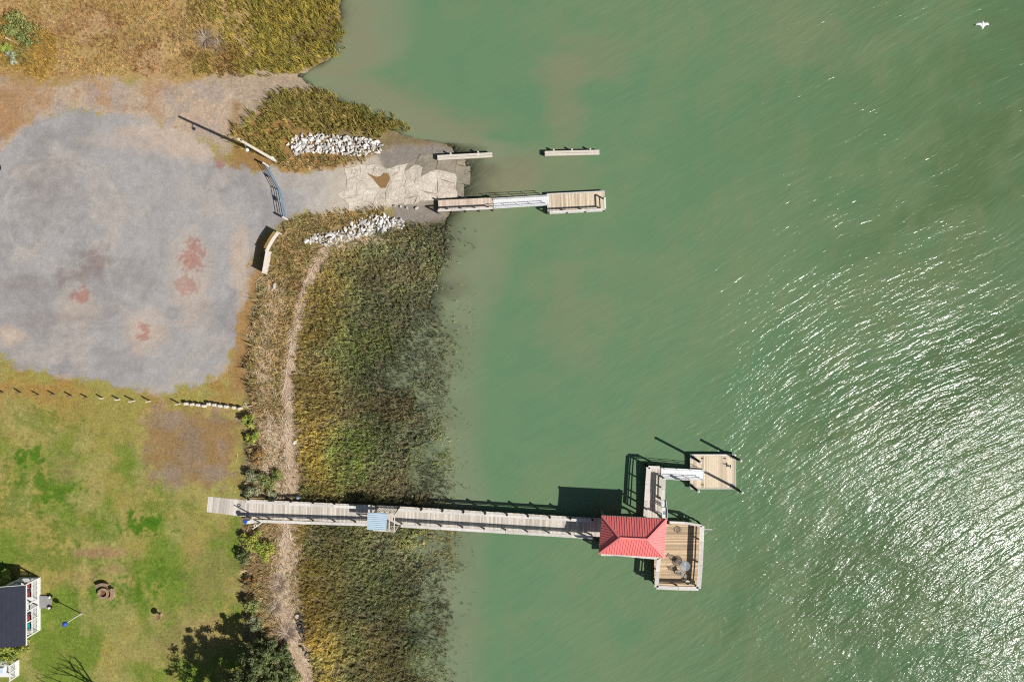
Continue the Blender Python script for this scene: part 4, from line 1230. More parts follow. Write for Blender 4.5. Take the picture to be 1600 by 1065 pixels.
a0, a1 = P(857, 318.3, ZF2), P(943.2, 314.0, ZF2)
d = (a1 - a0).normalized(); nrm = Vector((-d.y, d.x, 0))
planks(f2, a0, a1, 1.02, 1.02, M['deck_new'])
for s in (-1.1, 1.1):
    MB().beam(a0 + nrm * s - Vector((0, 0, .1)), a1 + nrm * s - Vector((0, 0, .1)), .14, .24).build('rim_board', M['rail'], f2)
for p in (a0 - d * .08, a1 + d * .08):
    MB().beam(p - nrm * 1.17 - Vector((0, 0, .1)), p + nrm * 1.17 - Vector((0, 0, .1)), .14, .24).build('rim_board', M['rail'], f2)
for t in (.2, .5, .8):
    q = a0.lerp(a1, t); MB().box((q.x, q.y, .1), (1.4, 1.9, .5), math.atan2(d.y, d.x)).build('float_tank', M['black'], f2)
pts = [tuple((a0.lerp(a1, t) - nrm * 1.12).xy) for t in (.0, .33, .66, 1.0)]
rail_run(f2, pts, ZF2, .2, .95, (.45,), ground_z=.2)
pts = [tuple((a1 - nrm * 1.1).xy), tuple((a1 + nrm * .25).xy)]
rail_run(f2, pts[:], ZF2, .2, .95, (.45,), ground_z=.2)

# two fender walls in the water
def boom(label, x0, y0, x1, y1, ht, npost):
    a, b = P(x0, y0, ht), P(x1, y1, ht)
    t = thing('fender_boom', label, 'boom', ((a.x + b.x) / 2, (a.y + b.y) / 2, 0), 'timber booms beside the ramp')
    d = (b - a).normalized(); nrm = Vector((-d.y, d.x, 0))
    for s in (-.14, .14):
        bevel(MB().beam(a + nrm * s - Vector((0, 0, .15)), b + nrm * s - Vector((0, 0, .15)), .26, .3).build('top_timber', M['white_post'], t), .03)
    for k in range(2):
        MB().beam(a - nrm * .02 - Vector((0, 0, .45 + .3 * k)), b - nrm * .02 - Vector((0, 0, .45 + .3 * k)), .36, .27).build('wale', M['timber'], t)
    for i in range(npost):
        q = a.lerp(b, (i + .5) / npost) + nrm * .34
        MB().cyl((q.x, q.y, -1.8), (q.x, q.y, ht + .16), .1, n=8).build('pile', M['white_post'], t)
boom('pale timber boom at the foot of the boat ramp', 683, 246.0, 769, 241.5, .75, 2)
boom('pale timber boom farther out in open water', 851, 239.5, 936.5, 237.5, .6, 3)

# ------------------------------------------------------------------ utility pole
b0 = PG(431, 251); t = thing('utility_pole', 'tall pale utility pole leaning out of the grass by the gate', 'pole', b0)
hp = 10.9
top = P(372.5, 217.5, hp + b0.z)
top = Vector((b0.x + (top.x - b0.x), b0.y + (top.y - b0.y), b0.z + hp))
MB().cyl(b0 - Vector((0, 0, .5)), top, .19, .13, 12).build('shaft', M['white_post'], t)
q = b0.lerp(top, .86)
MB().beam(q, q + Vector((.35, -.75, .35)), .06, .06).build('lamp_arm', M['galv'], t)
MB().lathe(q + Vector((.37, -.8, .22)), [(.06, .2), (.17, .12), (.19, 0)], 10).build('lamp_head', M['alu'], t)
for k in (.965, .985):
    w = b0.lerp(top, k); MB().lathe(w + Vector((.16, -.05, 0)), [(.04, 0), (.06, .05), (.03, .12)], 8).build('insulator', M['black'], t)
q = b0.lerp(top, .12)
MB().box(q + Vector((.18, -.05, .3)), (.2, .24, .5)).build('meter_box', M['alu'], t)

# ------------------------------------------------------------------ tube gate
def gate_leaf(label, pa, pb, sign_t):
    t = thing('tube_gate', label, 'gate', pa, 'two leaves of the tube gate')
    for h_ in (.25, .5, .75, 1.0, 1.3):
        MB().cyl(pa + Vector((0, 0, h_)), pb + Vector((0, 0, h_)), .03, n=8).build('bar', M['galv'], t)
    for s in (0.0, .5, 1.0):
        q = pa.lerp(pb, s)
        MB().cyl(q + Vector((0, 0, .2)), q + Vector((0, 0, 1.33)), .03, n=8).build('upright', M['galv'], t)
    q = pa.lerp(pb, sign_t); d = (pb - pa).normalized()
    MB().box(q + Vector((-.05, -.02, 1.0)), (.5, .02, .45), math.atan2(d.y, d.x)).build('sign_plate', M['white'], t)
g0, g1, g2 = PG(419, 260), PG(441, 300), PG(449, 343)
z = max(g0.z, g1.z, g2.z)
for g in (g0, g1, g2): g.z = z
dd = (g1 - g0).normalized() * .12
gate_leaf('northern leaf of the galvanised tube gate across the ramp road', g0 + dd, g1 - dd * .4, .5)
dd = (g2 - g1).normalized() * .12
gate_leaf('southern leaf of the galvanised tube gate across the ramp road', g1 + dd * .4, g2 - dd, .38)
for g, lab in ((g0, 'thick timber gate post at the north end of the tube gate'), (g2, 'thick timber gate post at the south end of the tube gate')):
    MB_ = MB().cyl(g - Vector((0, 0, .4)), g + Vector((0, 0, 1.5)), .13, .12, 10)
    tag(MB_.build('gate_post', M['white_post'], None, g), lab, 'post', 'gate posts')

# ------------------------------------------------------------------ board screen beside the gate
sc_o = PG(424, 394)
t = thing('notice_screen', 'two bay pale board screen on posts at the lot edge', 'screen', sc_o)
p1, p2, p3 = PG(441, 366.5), PG(424, 394.5), PG(418.5, 428)
for p in (p1, p2, p3):
    MB().box(p + Vector((0, 0, .75)), (.12, .12, 2.2)).build('post', M['white_post'], t)
mid = (p1 + p2) / 2 + Vector((-.15, .12, 0))
for k in range(4):
    z0 = .95 + k * .22
    for i in range(4):
        def bz_(u): return p1 * (1 - u) ** 2 + mid * 2 * u * (1 - u) + p2 * u * u
        a, b = bz_(i / 4 - .004), bz_((i + 1) / 4 + .004)
        a = a.copy(); b = b.copy(); a.z = p2.z + z0 + .1; b.z = p2.z + z0 + .1
        if i == 0: mbx = MB()
        mbx.beam(a, b, .04, .219)
    mbx.build('board', M['sign_back'], t)
for k in range(8):
    a, b = p2.copy(), p3.copy(); a.z = b.z = p2.z + .1 + k * .22
    d = (b - a).normalized() * .065
    MB().beam(a + d, b - d, .04, .219).build('board', M['sign_back'], t)

# ------------------------------------------------------------------ posts and logs along the lot
pp = [(5, 612.5, .8), (33, 613.5, .85), (61, 617, .85), (86, 616.5, .8), (112, 618.5, .8), (136, 620, .75), (161, 622, .8), (187, 623.5, .85), (210, 625.5, 1.15), (235, 626, 1.05), (281, 630, 1.1)]
ords = ['first', 'second', 'third', 'fourth', 'fifth', 'sixth', 'seventh', 'eighth', 'ninth', 'tenth', 'eleventh', 'twelfth']
for i, (x, y, h_) in enumerate(pp):
    b0 = PG(x, y)
    lab = f'short wooden post in the grass, {ords[i]} from the left in the row along the lot'
    rx, ry = random.uniform(-.06, .06), random.uniform(-.06, .06)
    mb = MB().cyl(b0 - Vector((0, 0, .3)), b0 + Vector((rx, ry, h_)), .085, .075, 8)
    tag(mb.build('wooden_post', M['white_post'] if i > 5 else M['timber'], None, b0), lab, 'post', 'wooden posts along the lot')
lg = [(293, 630), (303, 631), (312, 632), (321, 633.5), (328.5, 630.5), (337.5, 631.8), (346, 633.5), (355.5, 634.5), (367.5, 636), (377, 637.5)]
for i, (x, y) in enumerate(lg):
    b0 = PG(x, y)
    rz = random.uniform(-.2, .2)
    mb = MB().box(b0 + Vector((0, 0, .28)), (.42, .32, .62), rz)
    o = bevel(mb.build('stump_block', M['white_post'], None, b0), .05)
    tag(o, f'pale squared stump, {ords[i]} from the left in the close row east of the posts', 'stump', 'squared stumps in a row')
b0 = PG(387, 636)
t = tag(bpy.data.objects.new('driftwood_heap', None), 'small heap of bleached wood at the end of the stump row', 'driftwood'); t.location = b0; link(t, None, b0)
for (dx, dy, L, an) in ((0, 0, 1.0, -.5), (.2, .15, .8, .2), (-.1, .25, .7, -.9)):
    MB().cyl(b0 + Vector((dx - L / 2 * math.cos(an), dy - L / 2 * math.sin(an), .12)), b0 + Vector((dx + L / 2 * math.cos(an), dy + L / 2 * math.sin(an), .25)), .07, .05, 7).build('branch', M['deadwood'], t)

# ------------------------------------------------------------------ lawn things
# fire pit with two curved benches
c0 = PG(164, 925)
def arc_wall(c, r0_, r1_, a0_, a1_, z0_, z1_, n=10):
    mb = MB(); vs = []
    for i in range(n + 1):
        a_ = a0_ + (a1_ - a0_) * i / n
        for r_, z_ in ((r0_, z0_), (r1_, z0_), (r1_, z1_), (r0_, z1_)):
            vs.append((c.x + r_ * math.cos(a_), c.y + r_ * math.sin(a_), c.z + z_))
    fs = []
    for i in range(n):
        for k in range(4):
            fs.append((i * 4 + k, (i + 1) * 4 + k, (i + 1) * 4 + (k + 1) % 4, i * 4 + (k + 1) % 4))
    fs += [(0, 3, 2, 1), (n * 4, n * 4 + 1, n * 4 + 2, n * 4 + 3)]
    mb._add(vs, fs); return mb
t = thing('fire_pit', 'round brown stone fire pit on the lawn', 'fire pit', c0)
for i in range(12):
    a0_ = 2 * math.pi * i / 12
    for lv in range(2):
        off = .26 * lv
        arc_wall(c0, .38, .62, a0_ + off + .02, a0_ + off + 2 * math.pi / 12 - .02, .02 + lv * .2, .2 + lv * .2, 2).build('stone', M['stone'], t)
MB().lathe(c0, [(.5, 0), (.5, .16)], 16).build('ash_bed', M['ash'], t)
for lab, a0_, a1_ in (('curved stone bench north of the fire pit', 1.05, 2.35), ('curved stone bench east of the fire pit', -.75, .55)):
    t = thing('curved_bench', lab, 'bench', c0 + Vector((1.05 * math.cos((a0_ + a1_) / 2), 1.05 * math.sin((a0_ + a1_) / 2), 0)), 'stone benches round the fire pit')
    arc_wall(c0, .88, 1.22, a0_, a1_, .4, .48).build('seat', M['stone'], t)
    arc_wall(c0, .93, 1.17, a0_ + .08, a1_ - .08, -.05, .4).build('base', M['stone'], t)
# bird bath
b0 = PG(251.5, 959)
t = thing('bird_bath', 'small round stone bird bath on the lawn', 'bird bath', b0)
MB().lathe(b0, [(.22, -.1), (.2, .08), (.1, .16), (.09, .55), (.16, .66)], 14).build('pedestal', M['stone'], t)
MB().lathe(b0 + Vector((0, 0, .66)), [(.16, 0), (.34, .08), (.36, .14), (.3, .14), (.2, .07), (.02, .05)], 18).build('bowl', M['stone'], t)
MB().lathe(b0 + Vector((0, 0, .74)), [(.2, 0), (.2, .012)], 16).build('bath_water', M['mudpool'], t)
# blue topped pole
b0 = PG(127, 958)
t = thing('ball_topped_pole', 'white pole with a blue ball on top standing on the lawn', 'pole', b0)
MB().cyl(b0 - Vector((0, 0, .3)), b0 + Vector((0, 0, 2.6)), .06, .05, 8).build('pole', M['white'], t)
smooth(MB().lathe(b0 + Vector((0, 0, 2.55)), [(.02, 0), (.18, .06), (.27, .2), (.28, .3), (.2, .46), (.03, .53)], 16).build('ball', M['blue'], t))
MB().lathe(b0, [(.16, -.05), (.16, .06), (.07, .1)], 12).build('base', M['concrete'], t)
# tub at the left edge
b0 = PG(-7, 262)
t = thing('round_tub', 'dark round tub with pale rim at the left edge of the lot', 'tub', b0)
MB().lathe(b0, [(.62, -.1), (.68, .35), (.6, .35), (.55, .1), (.02, .08)], 20).build('tub_wall', M['black'], t)
MB().torus(b0 + Vector((0, 0, .36)), .66, .045, 22, 6).build('rim', M['white'], t)

# ------------------------------------------------------------------ house with porch
hz0 = 1.02; hf = 1.36; he = 3.65
hA = P(62, 902.5, hf)     # northeast floor corner of the porch
hB = P(58.5, 985.5, hf)   # southeast floor corner
xe = (hA.x + hB.x) / 2; yn, ys_ = hA.y, hB.y
hs = thing('house', 'dark roofed house with white railed porch at the left edge', 'house', (xe - 4, (yn + ys_) / 2, hz0))
ex = P(40.3, 914, he).x; en = P(30, 914.0, he).y; es = P(39, 1008, he).y
# roof: one long slope rising to a ridge out of frame, falling away beyond
xr_ = ex - 6.2; xl_ = xr_ - 6.2; zr_ = he + 1.5
mb = MB()
mb._add([(ex, en, he), (ex, es, he), (xr_, es, zr_), (xr_, en, zr_), (xl_, es, he), (xl_, en, he)] + [(ex, en, he - .1), (ex, es, he - .1), (xr_, es, zr_ - .1), (xr_, en, zr_ - .1), (xl_, es, he - .1), (xl_, en, he - .1)],
        [(0, 1, 2, 3), (3, 2, 4, 5), (7, 6, 9, 8), (8, 9, 11, 10), (0, 6, 7, 1), (4, 10, 11, 5), (1, 7, 8, 2), (2, 8, 10, 4), (3, 9, 6, 0), (5, 11, 9, 3)])
roof = mb.build('roof', M['shingle'], hs)
sm = MB()
for i in range(1, 14):
    t_ = i / 14
    sm.beam((ex + (xr_ - ex) * t_, en - .01, he + (zr_ - he) * t_ + .004), (ex + (xr_ - ex) * t_, es + .01, he + (zr_ - he) * t_ + .004), .03, .012)
tag(sm.build('roof_course', M['shingle'], roof), None, kind='stuff')
MB().beam((ex + .03, en, he - .06), (ex + .03, es, he - .06), .05, .14).build('gutter', M['white'], hs)
MB().beam((ex, en + .03, he - .07), (xr_, en + .03, zr_ - .07), .04, .14).build('rake_board', M['white'], hs)
wx = xe - 2.3
MB().box(((wx + xl_ + .5) / 2, (yn + es) / 2 - .1, (hz0 + he) / 2 - .05), (wx - xl_ - .5, yn - es - .8, he - hz0 - .1)).build('wall', M['wall'], hs)
MB().box((wx + .03, (yn + ys_) / 2 + 1.2, hf + 1.05), (.05, 1.0, 2.05)).build('door', M['teal'], hs)
MB().box((wx + .03, (yn + ys_) / 2 - 1.6, hf + 1.3), (.05, 1.3, 1.1)).build('window', M['glass_top'], hs)
MB().box(((wx + xe) / 2, (yn + ys_) / 2, (hz0 + hf) / 2 - .1), (xe - wx, yn - ys_, hf - hz0 + .2)).build('porch_floor', M['white'], hs)
py_ = [yn - .06, yn - 2.35, yn - 3.1, yn - 4.3, ys_ + .06]
step_gap = (1, 2)
for i, yy in enumerate(py_):
    MB().box((xe - .07, yy, (hf + he) / 2 - .05), (.13, .13, he - hf - .1)).build('porch_post', M['white'], hs)
MB().box((wx + .3, yn - .06, (hf + he) / 2 - .05), (.13, .13, he - hf - .1)).build('porch_post', M['white'], hs)
def picket_rail(parent, a, b, zf, mat='white', pitch=.14):
    a = Vector(a); b = Vector(b); d = b - a; L = d.length
    for h_, w in ((.95, .09), (.12, .06)):
        MB().beam(Vector((a.x, a.y, zf + h_)), Vector((b.x, b.y, zf + h_)), w, .06).build('railing', M[mat], parent)
    mb = MB(); n = max(2, int(L / pitch))
    for i in range(1, n):
        q = a + d * (i / n); mb.box((q.x, q.y, zf + .53), (.04, .04, .78), math.atan2(d.y, d.x))
    tag(mb.build('picket', M[mat], parent), None, kind='stuff')
for i in range(4):
    if i == 1: continue
    picket_rail(hs, (xe - .07, py_[i] - .07, 0), (xe - .07, py_[i + 1] + .07, 0), hf)
picket_rail(hs, (xe - .14, yn - .06, 0), (wx + .36, yn - .06, 0), hf)
picket_rail(hs, (xe - .14, ys_ + .06, 0), (wx + .1, ys_ + .06, 0), hf)
MB().box((xe - .55, yn - .02, (hz0 + hf) / 2), (1.1, .02, .3)).build('skirt_board', M['wall'], hs)
# steps
sx0 = xe
for k, (w_, z_) in enumerate(((.75, .24), (.45, .12))):
    MB().box((sx0 + .45 + k * .55, py_[1] - .4, hz0 + z_ / 2 - .05), (.9 if k == 0 else .5, 1.35, z_ + .1)).build('step', M['concrete'], hs)
for i, (dx, dy) in enumerate(((1.3, .2), (1.25, -1.0))):
    q = Vector((xe + dx - .05, py_[1] + dy - .0, tz(xe + dx, py_[1] + dy)))
    t = thing('flower_pot', ('dark round pot at the north side of the porch steps', 'dark round pot at the south side of the porch steps')[i], 'pot', q, 'pots beside the porch steps')
    MB().lathe(q, [(.15, -.02), (.22, .3), (.19, .3), (.17, .26)], 14).build('pot_body', M['pot'], t)
    MB().lathe(q + Vector((0, 0, .27)), [(.02, 0), (.15, .03), (.16, .14), (.05, .26)], 9).build('plant', M['pile_cap'], t)
# porch seats
def porch_chair(y, mat, lab):
    p = Vector((xe - .75, y, hf))
    t = thing('porch_chair', lab, 'chair', p, 'chairs on the house porch')
    MB().box(p + Vector((0, 0, .42)), (.55, .55, .1)).build('cushion', M[mat], t)
    MB().box(p + Vector((-.3, 0, .72)), (.08, .55, .6)).build('backrest', M[mat], t)
    for dx in (-.24, .24):
        for dy in (-.24, .24):
            MB().box(p + Vector((dx, dy, .18)), (.05, .05, .36)).build('leg', M['white'], t)
porch_chair(yn - .7, 'redcloth', 'red cushioned porch chair nearest the north corner of the house')
porch_chair(yn - 1.7, 'redcloth', 'red cushioned porch chair north of the porch steps')
porch_chair(ys_ + 1.7, 'redcloth', 'red cushioned porch chair south of the porch steps')
porch_chair(ys_ + .75, 'teal', 'teal cushioned porch chair nearest the south corner of the house')

# second white deck at the lower left corner
dA = P(26, 1031, 1.5); dz = 1.45
dk = thing('white_deck', 'white railed deck in the bottom left corner below the house', 'deck', (dA.x - 1.5, dA.y - 1.5, hz0))
x1, x0 = P(26, 1031, dz).x, P(26, 1031, dz).x - 6
y1, y0 = P(26, 1032, dz).y, P(26, 1057, dz).y
MB().box(((x0 + x1) / 2, (y0 + y1) / 2, dz - .25), (x1 - x0, y1 - y0, .5)).build('deck_floor', M['white'], dk)
for yy in (y0 + .06, (y0 + y1) / 2, y1 - .06):
    MB().box((x1 - .07, yy, dz + .5), (.12, .12, 1.05)).build('post', M['white'], dk)
picket_rail(dk, (x1 - .07, y0 + .12, 0), (x1 - .07, (y0 + y1) / 2 - .06, 0), dz)
picket_rail(dk, (x1 - .07, (y0 + y1) / 2 + .06, 0), (x1 - .07, y1 - .12, 0), dz)
picket_rail(dk, (x0, y1 - .06, 0), (x1 - .14, y1 - .06, 0), dz)
p = Vector((x1 - 1.6, (y0 + y1) / 2, dz))
t = thing('deck_chair', 'pale blue deck chair on the white corner deck', 'chair', p)
MB().box(p + Vector((0, 0, .35)), (.6, .55, .08)).build('seat', M['blue_roof'], t)
MB().box(p + Vector((-.3, 0, .65)), (.08, .55, .6)).build('backrest', M['blue_roof'], t)
for dx in (-.25, .25):
    MB().box(p + Vector((dx, 0, .15)), (.06, .5, .32)).build('leg', M['white'], t)

# ------------------------------------------------------------------ shrubs and trees
def leaf_cloud(center, rad, n, size, cols, seed, clumps=14, flat=.8, shell=.55, crr=(.25, .48), ccr=(.35, .85)):
    r = np.random.default_rng(seed)
    rad = np.array(rad, float)
    d = r.normal(0, 1, (clumps, 3)); d /= np.linalg.norm(d, axis=1)[:, None]
    d[:, 2] = np.where(clumps > 40, d[:, 2], np.abs(d[:, 2]) * .9 - .25)
    cc = d * rad * r.uniform(*ccr, (clumps, 1))
    cr = rad.mean() * r.uniform(*crr, clumps)
    ci = r.integers(0, clumps, n)
    u = r.normal(0, 1, (n, 3)); u /= np.linalg.norm(u, axis=1)[:, None]
    pos = cc[ci] + u * (cr[ci] * r.uniform(shell, 1.05, n))[:, None] * np.array([1, 1, flat])
    nrm = u + r.normal(0, .5, (n, 3)) + np.array([0, 0, .5]); nrm /= np.linalg.norm(nrm, axis=1)[:, None]
    t = np.cross(nrm, r.normal(0, 1, (n, 3))); t /= np.linalg.norm(t, axis=1)[:, None]
    b = np.cross(nrm, t)
    s = size * r.uniform(.6, 1.3, n)[:, None]
    v = np.stack([pos - t * s, pos - b * s * .5, pos + t * s, pos + b * s * .5], 1) + np.array(center)
    A = np.array([lin(*c) for c in cols])
    pick = r.integers(0, len(A), clumps)[ci]
    col = A[pick] * r.uniform(.7, 1.3, n)[:, None]
    return v.reshape(-1, 3), np.arange(n * 4).reshape(-1, 4), np.repeat(col, 4, 0)

def shrub(px, py, r, h, cols, label, name='shrub', cat='shrub', n=900, size=.11, group='shrubs on the bank', seed=None, base=None, clumps=14, trunk=.04):
    b0 = base if base is not None else PG(px, py)
    t = thing(name, label, cat, b0, group)
    sd = int(px * 7 + py * 13) % 99991 if seed is None else seed
    v, q, c = leaf_cloud((0, 0, h * .55), (r, r, h * .5), n, size, cols, sd, clumps)
    fast_mesh('crown', v, q, [], M['leaf'], c, t)
    rr_ = random.Random(sd)
    mb = MB().cyl(b0 - Vector((0, 0, .1)), b0 + Vector((0, 0, h * .5)), trunk * 1.6, trunk, 6)
    for i in range(5):
        a_ = rr_.uniform(0, 6.28)
        mb.cyl(b0 + Vector((0, 0, h * .15)), b0 + Vector((math.cos(a_) * r * .6, math.sin(a_) * r * .6, h * .65)), trunk, trunk * .4, 5)
    mb.build('trunk', M['bark'], t)
    return t
G1 = [(150, 160, 96), (132, 144, 88), (168, 170, 104)]
G2 = [(168, 178, 84), (182, 184, 90), (144, 160, 76)]
G3 = [(158, 164, 124), (138, 146, 108), (172, 174, 136)]
GD = [(118, 130, 84), (104, 116, 76), (132, 142, 92)]
BR = [(176, 138, 88), (156, 124, 80), (138, 128, 82)]
row = [(392, 655, 1.0, 1.3, G2), (397, 682, .9, 1.1, G2), (404, 712, 1.1, 1.2, BR), (398, 742, 1.1, 1.3, G3), (418, 752, 1.3, 1.4, G1), (437, 742, 1.0, 1.0, G1), (396, 765, .9, 1.3, G3), (425, 772, .9, .8, G3)]
for i, (x, y, r, h_, c) in enumerate(row):
    shrub(x, y, r, h_, c, f'low green shrub on the bank north of the boardwalk, {ords[i]} counting from the stump row', seed=100 + i)
row2 = [(448, 1016, 1.3, 1.5, GD, 'dense dark shrub between the evergreens and the tyres', 1500), (418, 1028, 1.4, 1.8, GD, 'dense dark shrub between the two nearer evergreens', 1500), (462, 1052, 1.2, 1.4, G1, 'green shrub at the bottom edge beside the straw', 1300)]
row = row2 + [(398, 842, 1.5, 1.4, G2, 'bright green shrub on the bank just south of the boardwalk', 1500), (418, 858, 1.3, 1.2, G2, 'yellow green shrub just south of the boardwalk nearer the straw', 1300), (385, 868, .9, 1.5, GD, 'dark shrub at the lawn edge south of the boardwalk', 800),
       (394, 906, .8, .9, BR, 'rusty low shrub on the bank beside the dead reeds', 700), (398, 940, 1.0, 1.9, G1, 'upright green shrub on the bank left of the dead reeds', 1000), (402, 968, .9, 1.7, G3, 'grey green shrub on the bank above the tall trees', 900)]
for i, (x, y, r, h_, c, lab, n) in enumerate(row):
    shrub(x, y, r, h_, c, lab, n=n, seed=200 + i)
# trees at the bottom
def tree(px, py, r, h, cols, label, n, seed, group=None):
    b0 = PG(px, py)
    t = thing('evergreen_tree', label, 'tree', b0, group)
    rr_ = random.Random(seed)
    mb = MB().cyl(b0 - Vector((0, 0, .2)), b0 + Vector((.1, .1, h * .75)), .16, .05, 8)
    limbs = []
    for i in range(11):
        a_ = rr_.uniform(0, 6.28); zz = h * rr_.uniform(.25, .75)
        e = b0 + Vector((math.cos(a_) * r * rr_.uniform(.5, .9), math.sin(a_) * r * rr_.uniform(.5, .9), zz + h * .15))
        mb.cyl(b0 + Vector((0, 0, zz * .8)), e, .05, .015, 5)
    mb.build('trunk', M['bark'], t)
    v, q, c = leaf_cloud((0, 0, h * .52), (r, r, h * .5), n, .13, cols, seed, 90, .8, .2, (.11, .26), (.2, 1.15))
    fast_mesh('crown', v, q, [], M['leaf'], c, t)
    return t
tree(425, 1004, 1.7, 5.4, GD, 'dark green evergreen tree on the bank, uppermost of the group at the bottom', 7000, 301, 'evergreens on the lower bank')
tree(440, 1046, 1.9, 4.4, GD, 'dark evergreen tree on the bank, lowest right of the group at the bottom', 7000, 302, 'evergreens on the lower bank')
tree(404, 1044, 2.4, 7.6, GD, 'tall dark evergreen cut by the bottom edge of the picture', 11000, 303, 'evergreens on the lower bank')
tree(396, 1084, 2.6, 9.0, GD, 'tallest evergreen, below the picture edge, casting the largest shadow on the lawn', 12000, 304, 'evergreens on the lower bank')
# shrubs by the house and in the top left corner
shrub(14, 903, 1.5, 1.7, G2, 'spiky green shrub against the north wall of the house', n=1100, size=.2, group='shrubs by the house', seed=401)
shrub(44, 1003, 1.0, 1.2, G2, 'yellow green shrub at the south corner of the porch', n=900, group='shrubs by the house', seed=402)
shrub(20, 1017, 1.5, 1.6, G2, 'broad leafy shrub between the house and the white corner deck', n=1500, group='shrubs by the house', seed=403)
shrub(22, 42, 2.1, 1.2, G1, 'grey green shrub in the top left corner, uppermost one', n=1200, group='shrubs in the top left corner', seed=404)
shrub(46, 60, 1.9, .9, G1, 'low grey shrub in the top left corner, beside the golden grass', n=900, group='shrubs in the top left corner', seed=405)
shrub(12, 76, 1.0, .9, G2, 'small bright green shrub below the bleached log in the top left corner', n=800, group='shrubs in the top left corner', seed=406)
shrub(22, 92, .9, .8, [(196, 196, 176), (172, 178, 150), (140, 150, 110)], 'small shrub with whitish flowers in the top left corner', n=800, group='shrubs in the top left corner', seed=407)
b0 = PG(22, 66, .35)
tag(MB().cyl(b0 + Vector((-.6, .3, .1)), b0 + Vector((.6, -.3, -.1)), .1, .06, 8).build('bleached_log', M['deadwood'], None, b0), 'bleached log lying among shrubs in the top left corner', 'log')
def dens_gold(px, py):
    n2 = fbm(px, py, 14, 3, 111)
    return sstep(4, -6, poly_sd(px, py, [(60, 40), (88, 60), (92, 90), (80, 118), (60, 126), (30, 112), (0, 100), (-40, 90), (-40, 20), (10, 30)]) + (n2 - .5) * 14)
sc = scatter(-60, 110, 10, 135, 26, dens_gold)
blades('golden_grass', *tufts(*sc, 8, .6, .05, .18, .45, lambda a_, b_, c_: pal((168, 158, 100), (192, 166, 92), (204, 170, 92), (176, 160, 104))(a_, b_, np.clip(c_ * .6 + sstep(30, 75, a_) * .6, 0, 1)), (-.05, .1)), 'golden tall grass patch in the top left corner', 'grass')

# dead reed fans
def reeds(px, py, label, n, L, seed):
    b0 = PG(px, py); r = np.random.default_rng(seed)
    a_ = r.uniform(0, 2 * math.pi, n); ln_ = L * r.uniform(.5, 1.1, n)
    base = np.stack([r.normal(0, .12, n), r.normal(0, .12, n), np.full(n, 0.0)], -1) + np.array(b0)
    A = np.array([lin(196, 178, 158), lin(172, 150, 126), lin(140, 120, 104)])
    cols = A[r.integers(0, 3, n)]
    o = blades('dead_reed_clump', base, r.uniform(.15, .55, n), np.full(n, .045), np.stack([np.cos(a_) * ln_, np.sin(a_) * ln_], -1), cols, label, 'reeds', True)
    del o['kind']; o['group'] = 'dead reed clumps on the bank'
reeds(436, 912, 'fan of bleached dead reeds on the bank, upper of the two large clumps', 260, 1.5, 1)
reeds(448, 988, 'fan of bleached dead reeds on the bank beside the tyres', 300, 1.7, 2)
reeds(432, 948, 'small fan of dead reeds between the two large clumps', 160, 1.1, 3)
reeds(322, 62, 'flattened tan reed clump in the north marsh, left one', 260, 1.6, 4)
reeds(345, 72, 'flattened tan reed clump in the north marsh, right one', 200, 1.2, 5)

# driftwood, tyres, litter on the strand
b0 = PG(459, 850)
pts = [PG(452, 826, .12), PG(455, 840, .14), PG(461, 852, .12), PG(466, 866, .1)]
mb = MB()
for i, (a, b) in enumerate(zip(pts[:-1], pts[1:])): mb.cyl(a, b, .1 - .015 * i, .09 - .018 * i, 8)
mb.cyl(pts[1], pts[1] + Vector((.5, .3, .2)), .05, .02, 6)
tag(mb.build('driftwood_branch', M['deadwood'], None, b0), 'bleached driftwood branch on the straw south of the boardwalk', 'driftwood')
ty = [(465, 962, .36, 0, 'pale sand filled tyre at the marsh edge, uppermost of the tyres'), (469.5, 977, .46, .05, 'large tyre with a second tyre inside at the marsh edge'), (472, 990, .36, .5, 'tyre half buried just below the large double tyre'), (470, 1012, .36, .8, 'tyre half buried in the straw, middle of the row of tyres'), (482, 1022, .36, .2, 'tyre at the marsh edge, third from the bottom'), (486, 1036, .38, .6, 'tyre tilted into the straw, second row from the bottom'), (494, 1046, .3, .3, 'small tyre leaning on the lowest tyre in the marsh'), (501, 1046.5, .38, .1, 'lowest tyre lying out in the marsh grass')]
for i, (x, y, R_, tl, lab) in enumerate(ty):
    p = PG(x, y, .12 if tl < .4 else .05)
    t = thing('tyre', lab, 'tyre', p, 'old tyres on the shore')
    T = Matrix.Rotation(tl * .6, 3, 'X') @ Matrix.Rotation(-tl * .4, 3, 'Y')
    smooth(MB().torus(p, R_, .13, 20, 8, T, .9).build('tread', M['rubber'], t))
    if i < 2:
        MB().lathe(p, [(R_ - .1, -.05), (R_ - .1, .03)], 14).build('sand_fill', M['deadwood' if i == 0 else 'ash'], t)
    if i == 1:
        smooth(MB().torus(p + Vector((.02, -.02, .1)), .24, .07, 16, 6).build('inner_tyre', M['rubber'], t))
p = PG(461.5, 691, .12)
tag(bevel(MB().box(p, (.42, .34, .22), .5).build('white_box', M['white'], None, p), .03), 'small white foam box washed up on the straw line', 'box')
p = PG(466.5, 776, .12)
tag(bevel(MB().box(p, (.42, .36, .2), .4).build('blue_crate', M['blue_roof'], None, p), .03), 'small pale blue crate washed up beside the boardwalk', 'box')
p = PG(430, 447, .25)
tag(bevel(MB().box(p, (.3, .7, .4), -.2).build('grey_boulder', M['rock'], None, p), .08), 'pale boulder in the grass below the board screen', 'stone')
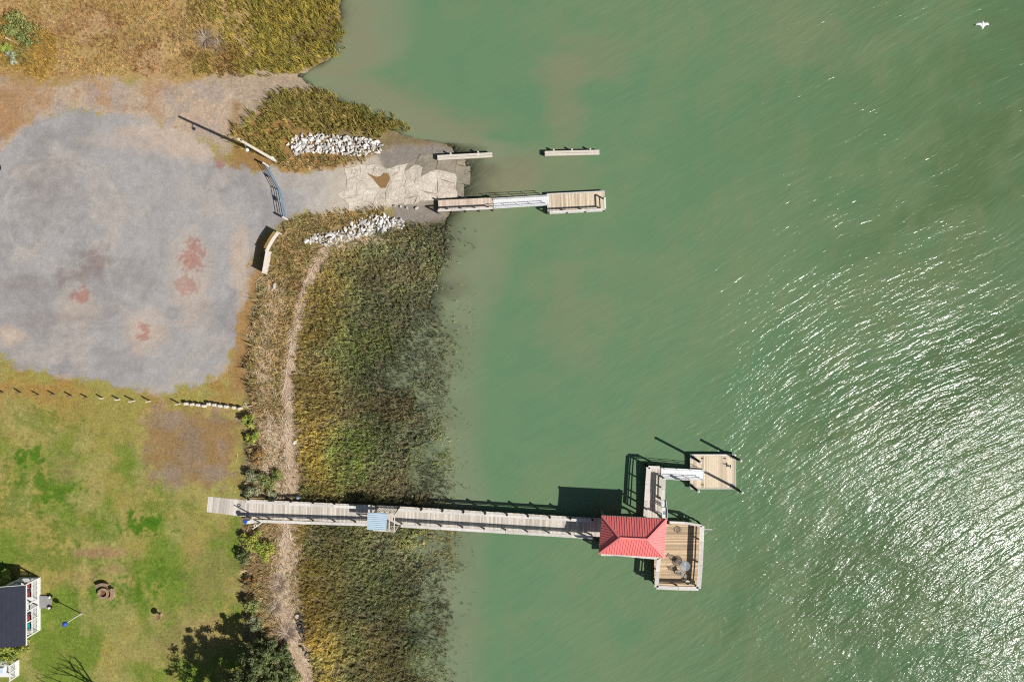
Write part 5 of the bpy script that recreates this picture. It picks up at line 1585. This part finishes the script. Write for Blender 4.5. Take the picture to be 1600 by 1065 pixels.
# bare tree just below the frame, its shadow lies on the lawn
b0 = P(196, 1092, .95); b0.z = tz(b0.x, b0.y)
t = thing('bare_tree', 'leafless tree below the frame whose shadow falls on the lawn', 'tree', b0)
rb = random.Random(9); trunk = MB(); limbs = MB()
def grow(mb, p, d, L, r, lev):
    q = p + d * L
    mb.cyl(p, q, r, r * .68, 6)
    if lev == 0: return
    for k in range(3 if lev > 1 else 2):
        nd = (d + Vector((rb.uniform(-.75, .75), rb.uniform(-.75, .75), rb.uniform(-.15, .45)))).normalized()
        grow(limbs, q - d * L * rb.uniform(0, .3), nd, L * rb.uniform(.6, .85), r * .6, lev - 1)
grow(trunk, b0 - Vector((0, 0, .2)), Vector((.03, .02, 1)), 3.3, .24, 4)
trunk.build('trunk', M['bark'], t); limbs.build('limbs', M['bark'], t)

# ------------------------------------------------------------------ gull
bz0 = 50.0
bc = P(1535, 38, bz0)
gull = thing('gull', 'white gull with one dark wing tip gliding over the water', 'bird', bc)
span = [(-.80, .03, .01, -.06, -.02), (-.62, .14, .02, .02, .03), (-.42, .22, .03, .10, .08), (-.24, .26, .05, .10, .08), (-.12, .40, .12, .12, .02), (-.05, .74, .2, .30, 0), (0, .92, .22, .42, 0), (.05, .74, .2, .30, 0), (.12, .40, .12, .12, .02), (.24, .26, .05, .10, .08), (.40, .22, .03, .12, .08), (.54, .14, .02, .04, .03), (.62, .04, .01, -.12, -.04)]
n = 8; vs = []; fs = []
for (s, ch, th, le, zz) in span:
    for k in range(n):
        a_ = 2 * math.pi * k / n
        vs.append((bc.x + s * .46, bc.y + (le - ch / 2 + ch / 2 * math.cos(a_)) * .46, bz0 + (zz + th / 2 * math.sin(a_)) * .46))
for i in range(len(span) - 1):
    for k in range(n):
        fs.append((i * n + k, i * n + (k + 1) % n, (i + 1) * n + (k + 1) % n, (i + 1) * n + k))
fs += [tuple(range(n)), tuple(range((len(span) - 1) * n, len(span) * n))[::-1]]
mb = MB(); mb._add(vs, fs)
o = smooth(mb.build('body', M['feather'], gull))
o.data.materials.append(M['feather_dark'])
for p in o.data.polygons:
    if p.center.x < -.25: p.material_index = 1
MB().cyl(bc + Vector((0, .19, 0)), bc + Vector((0, .225, -.01)), .014, .006, 6).build('bill', M['bill'], gull)
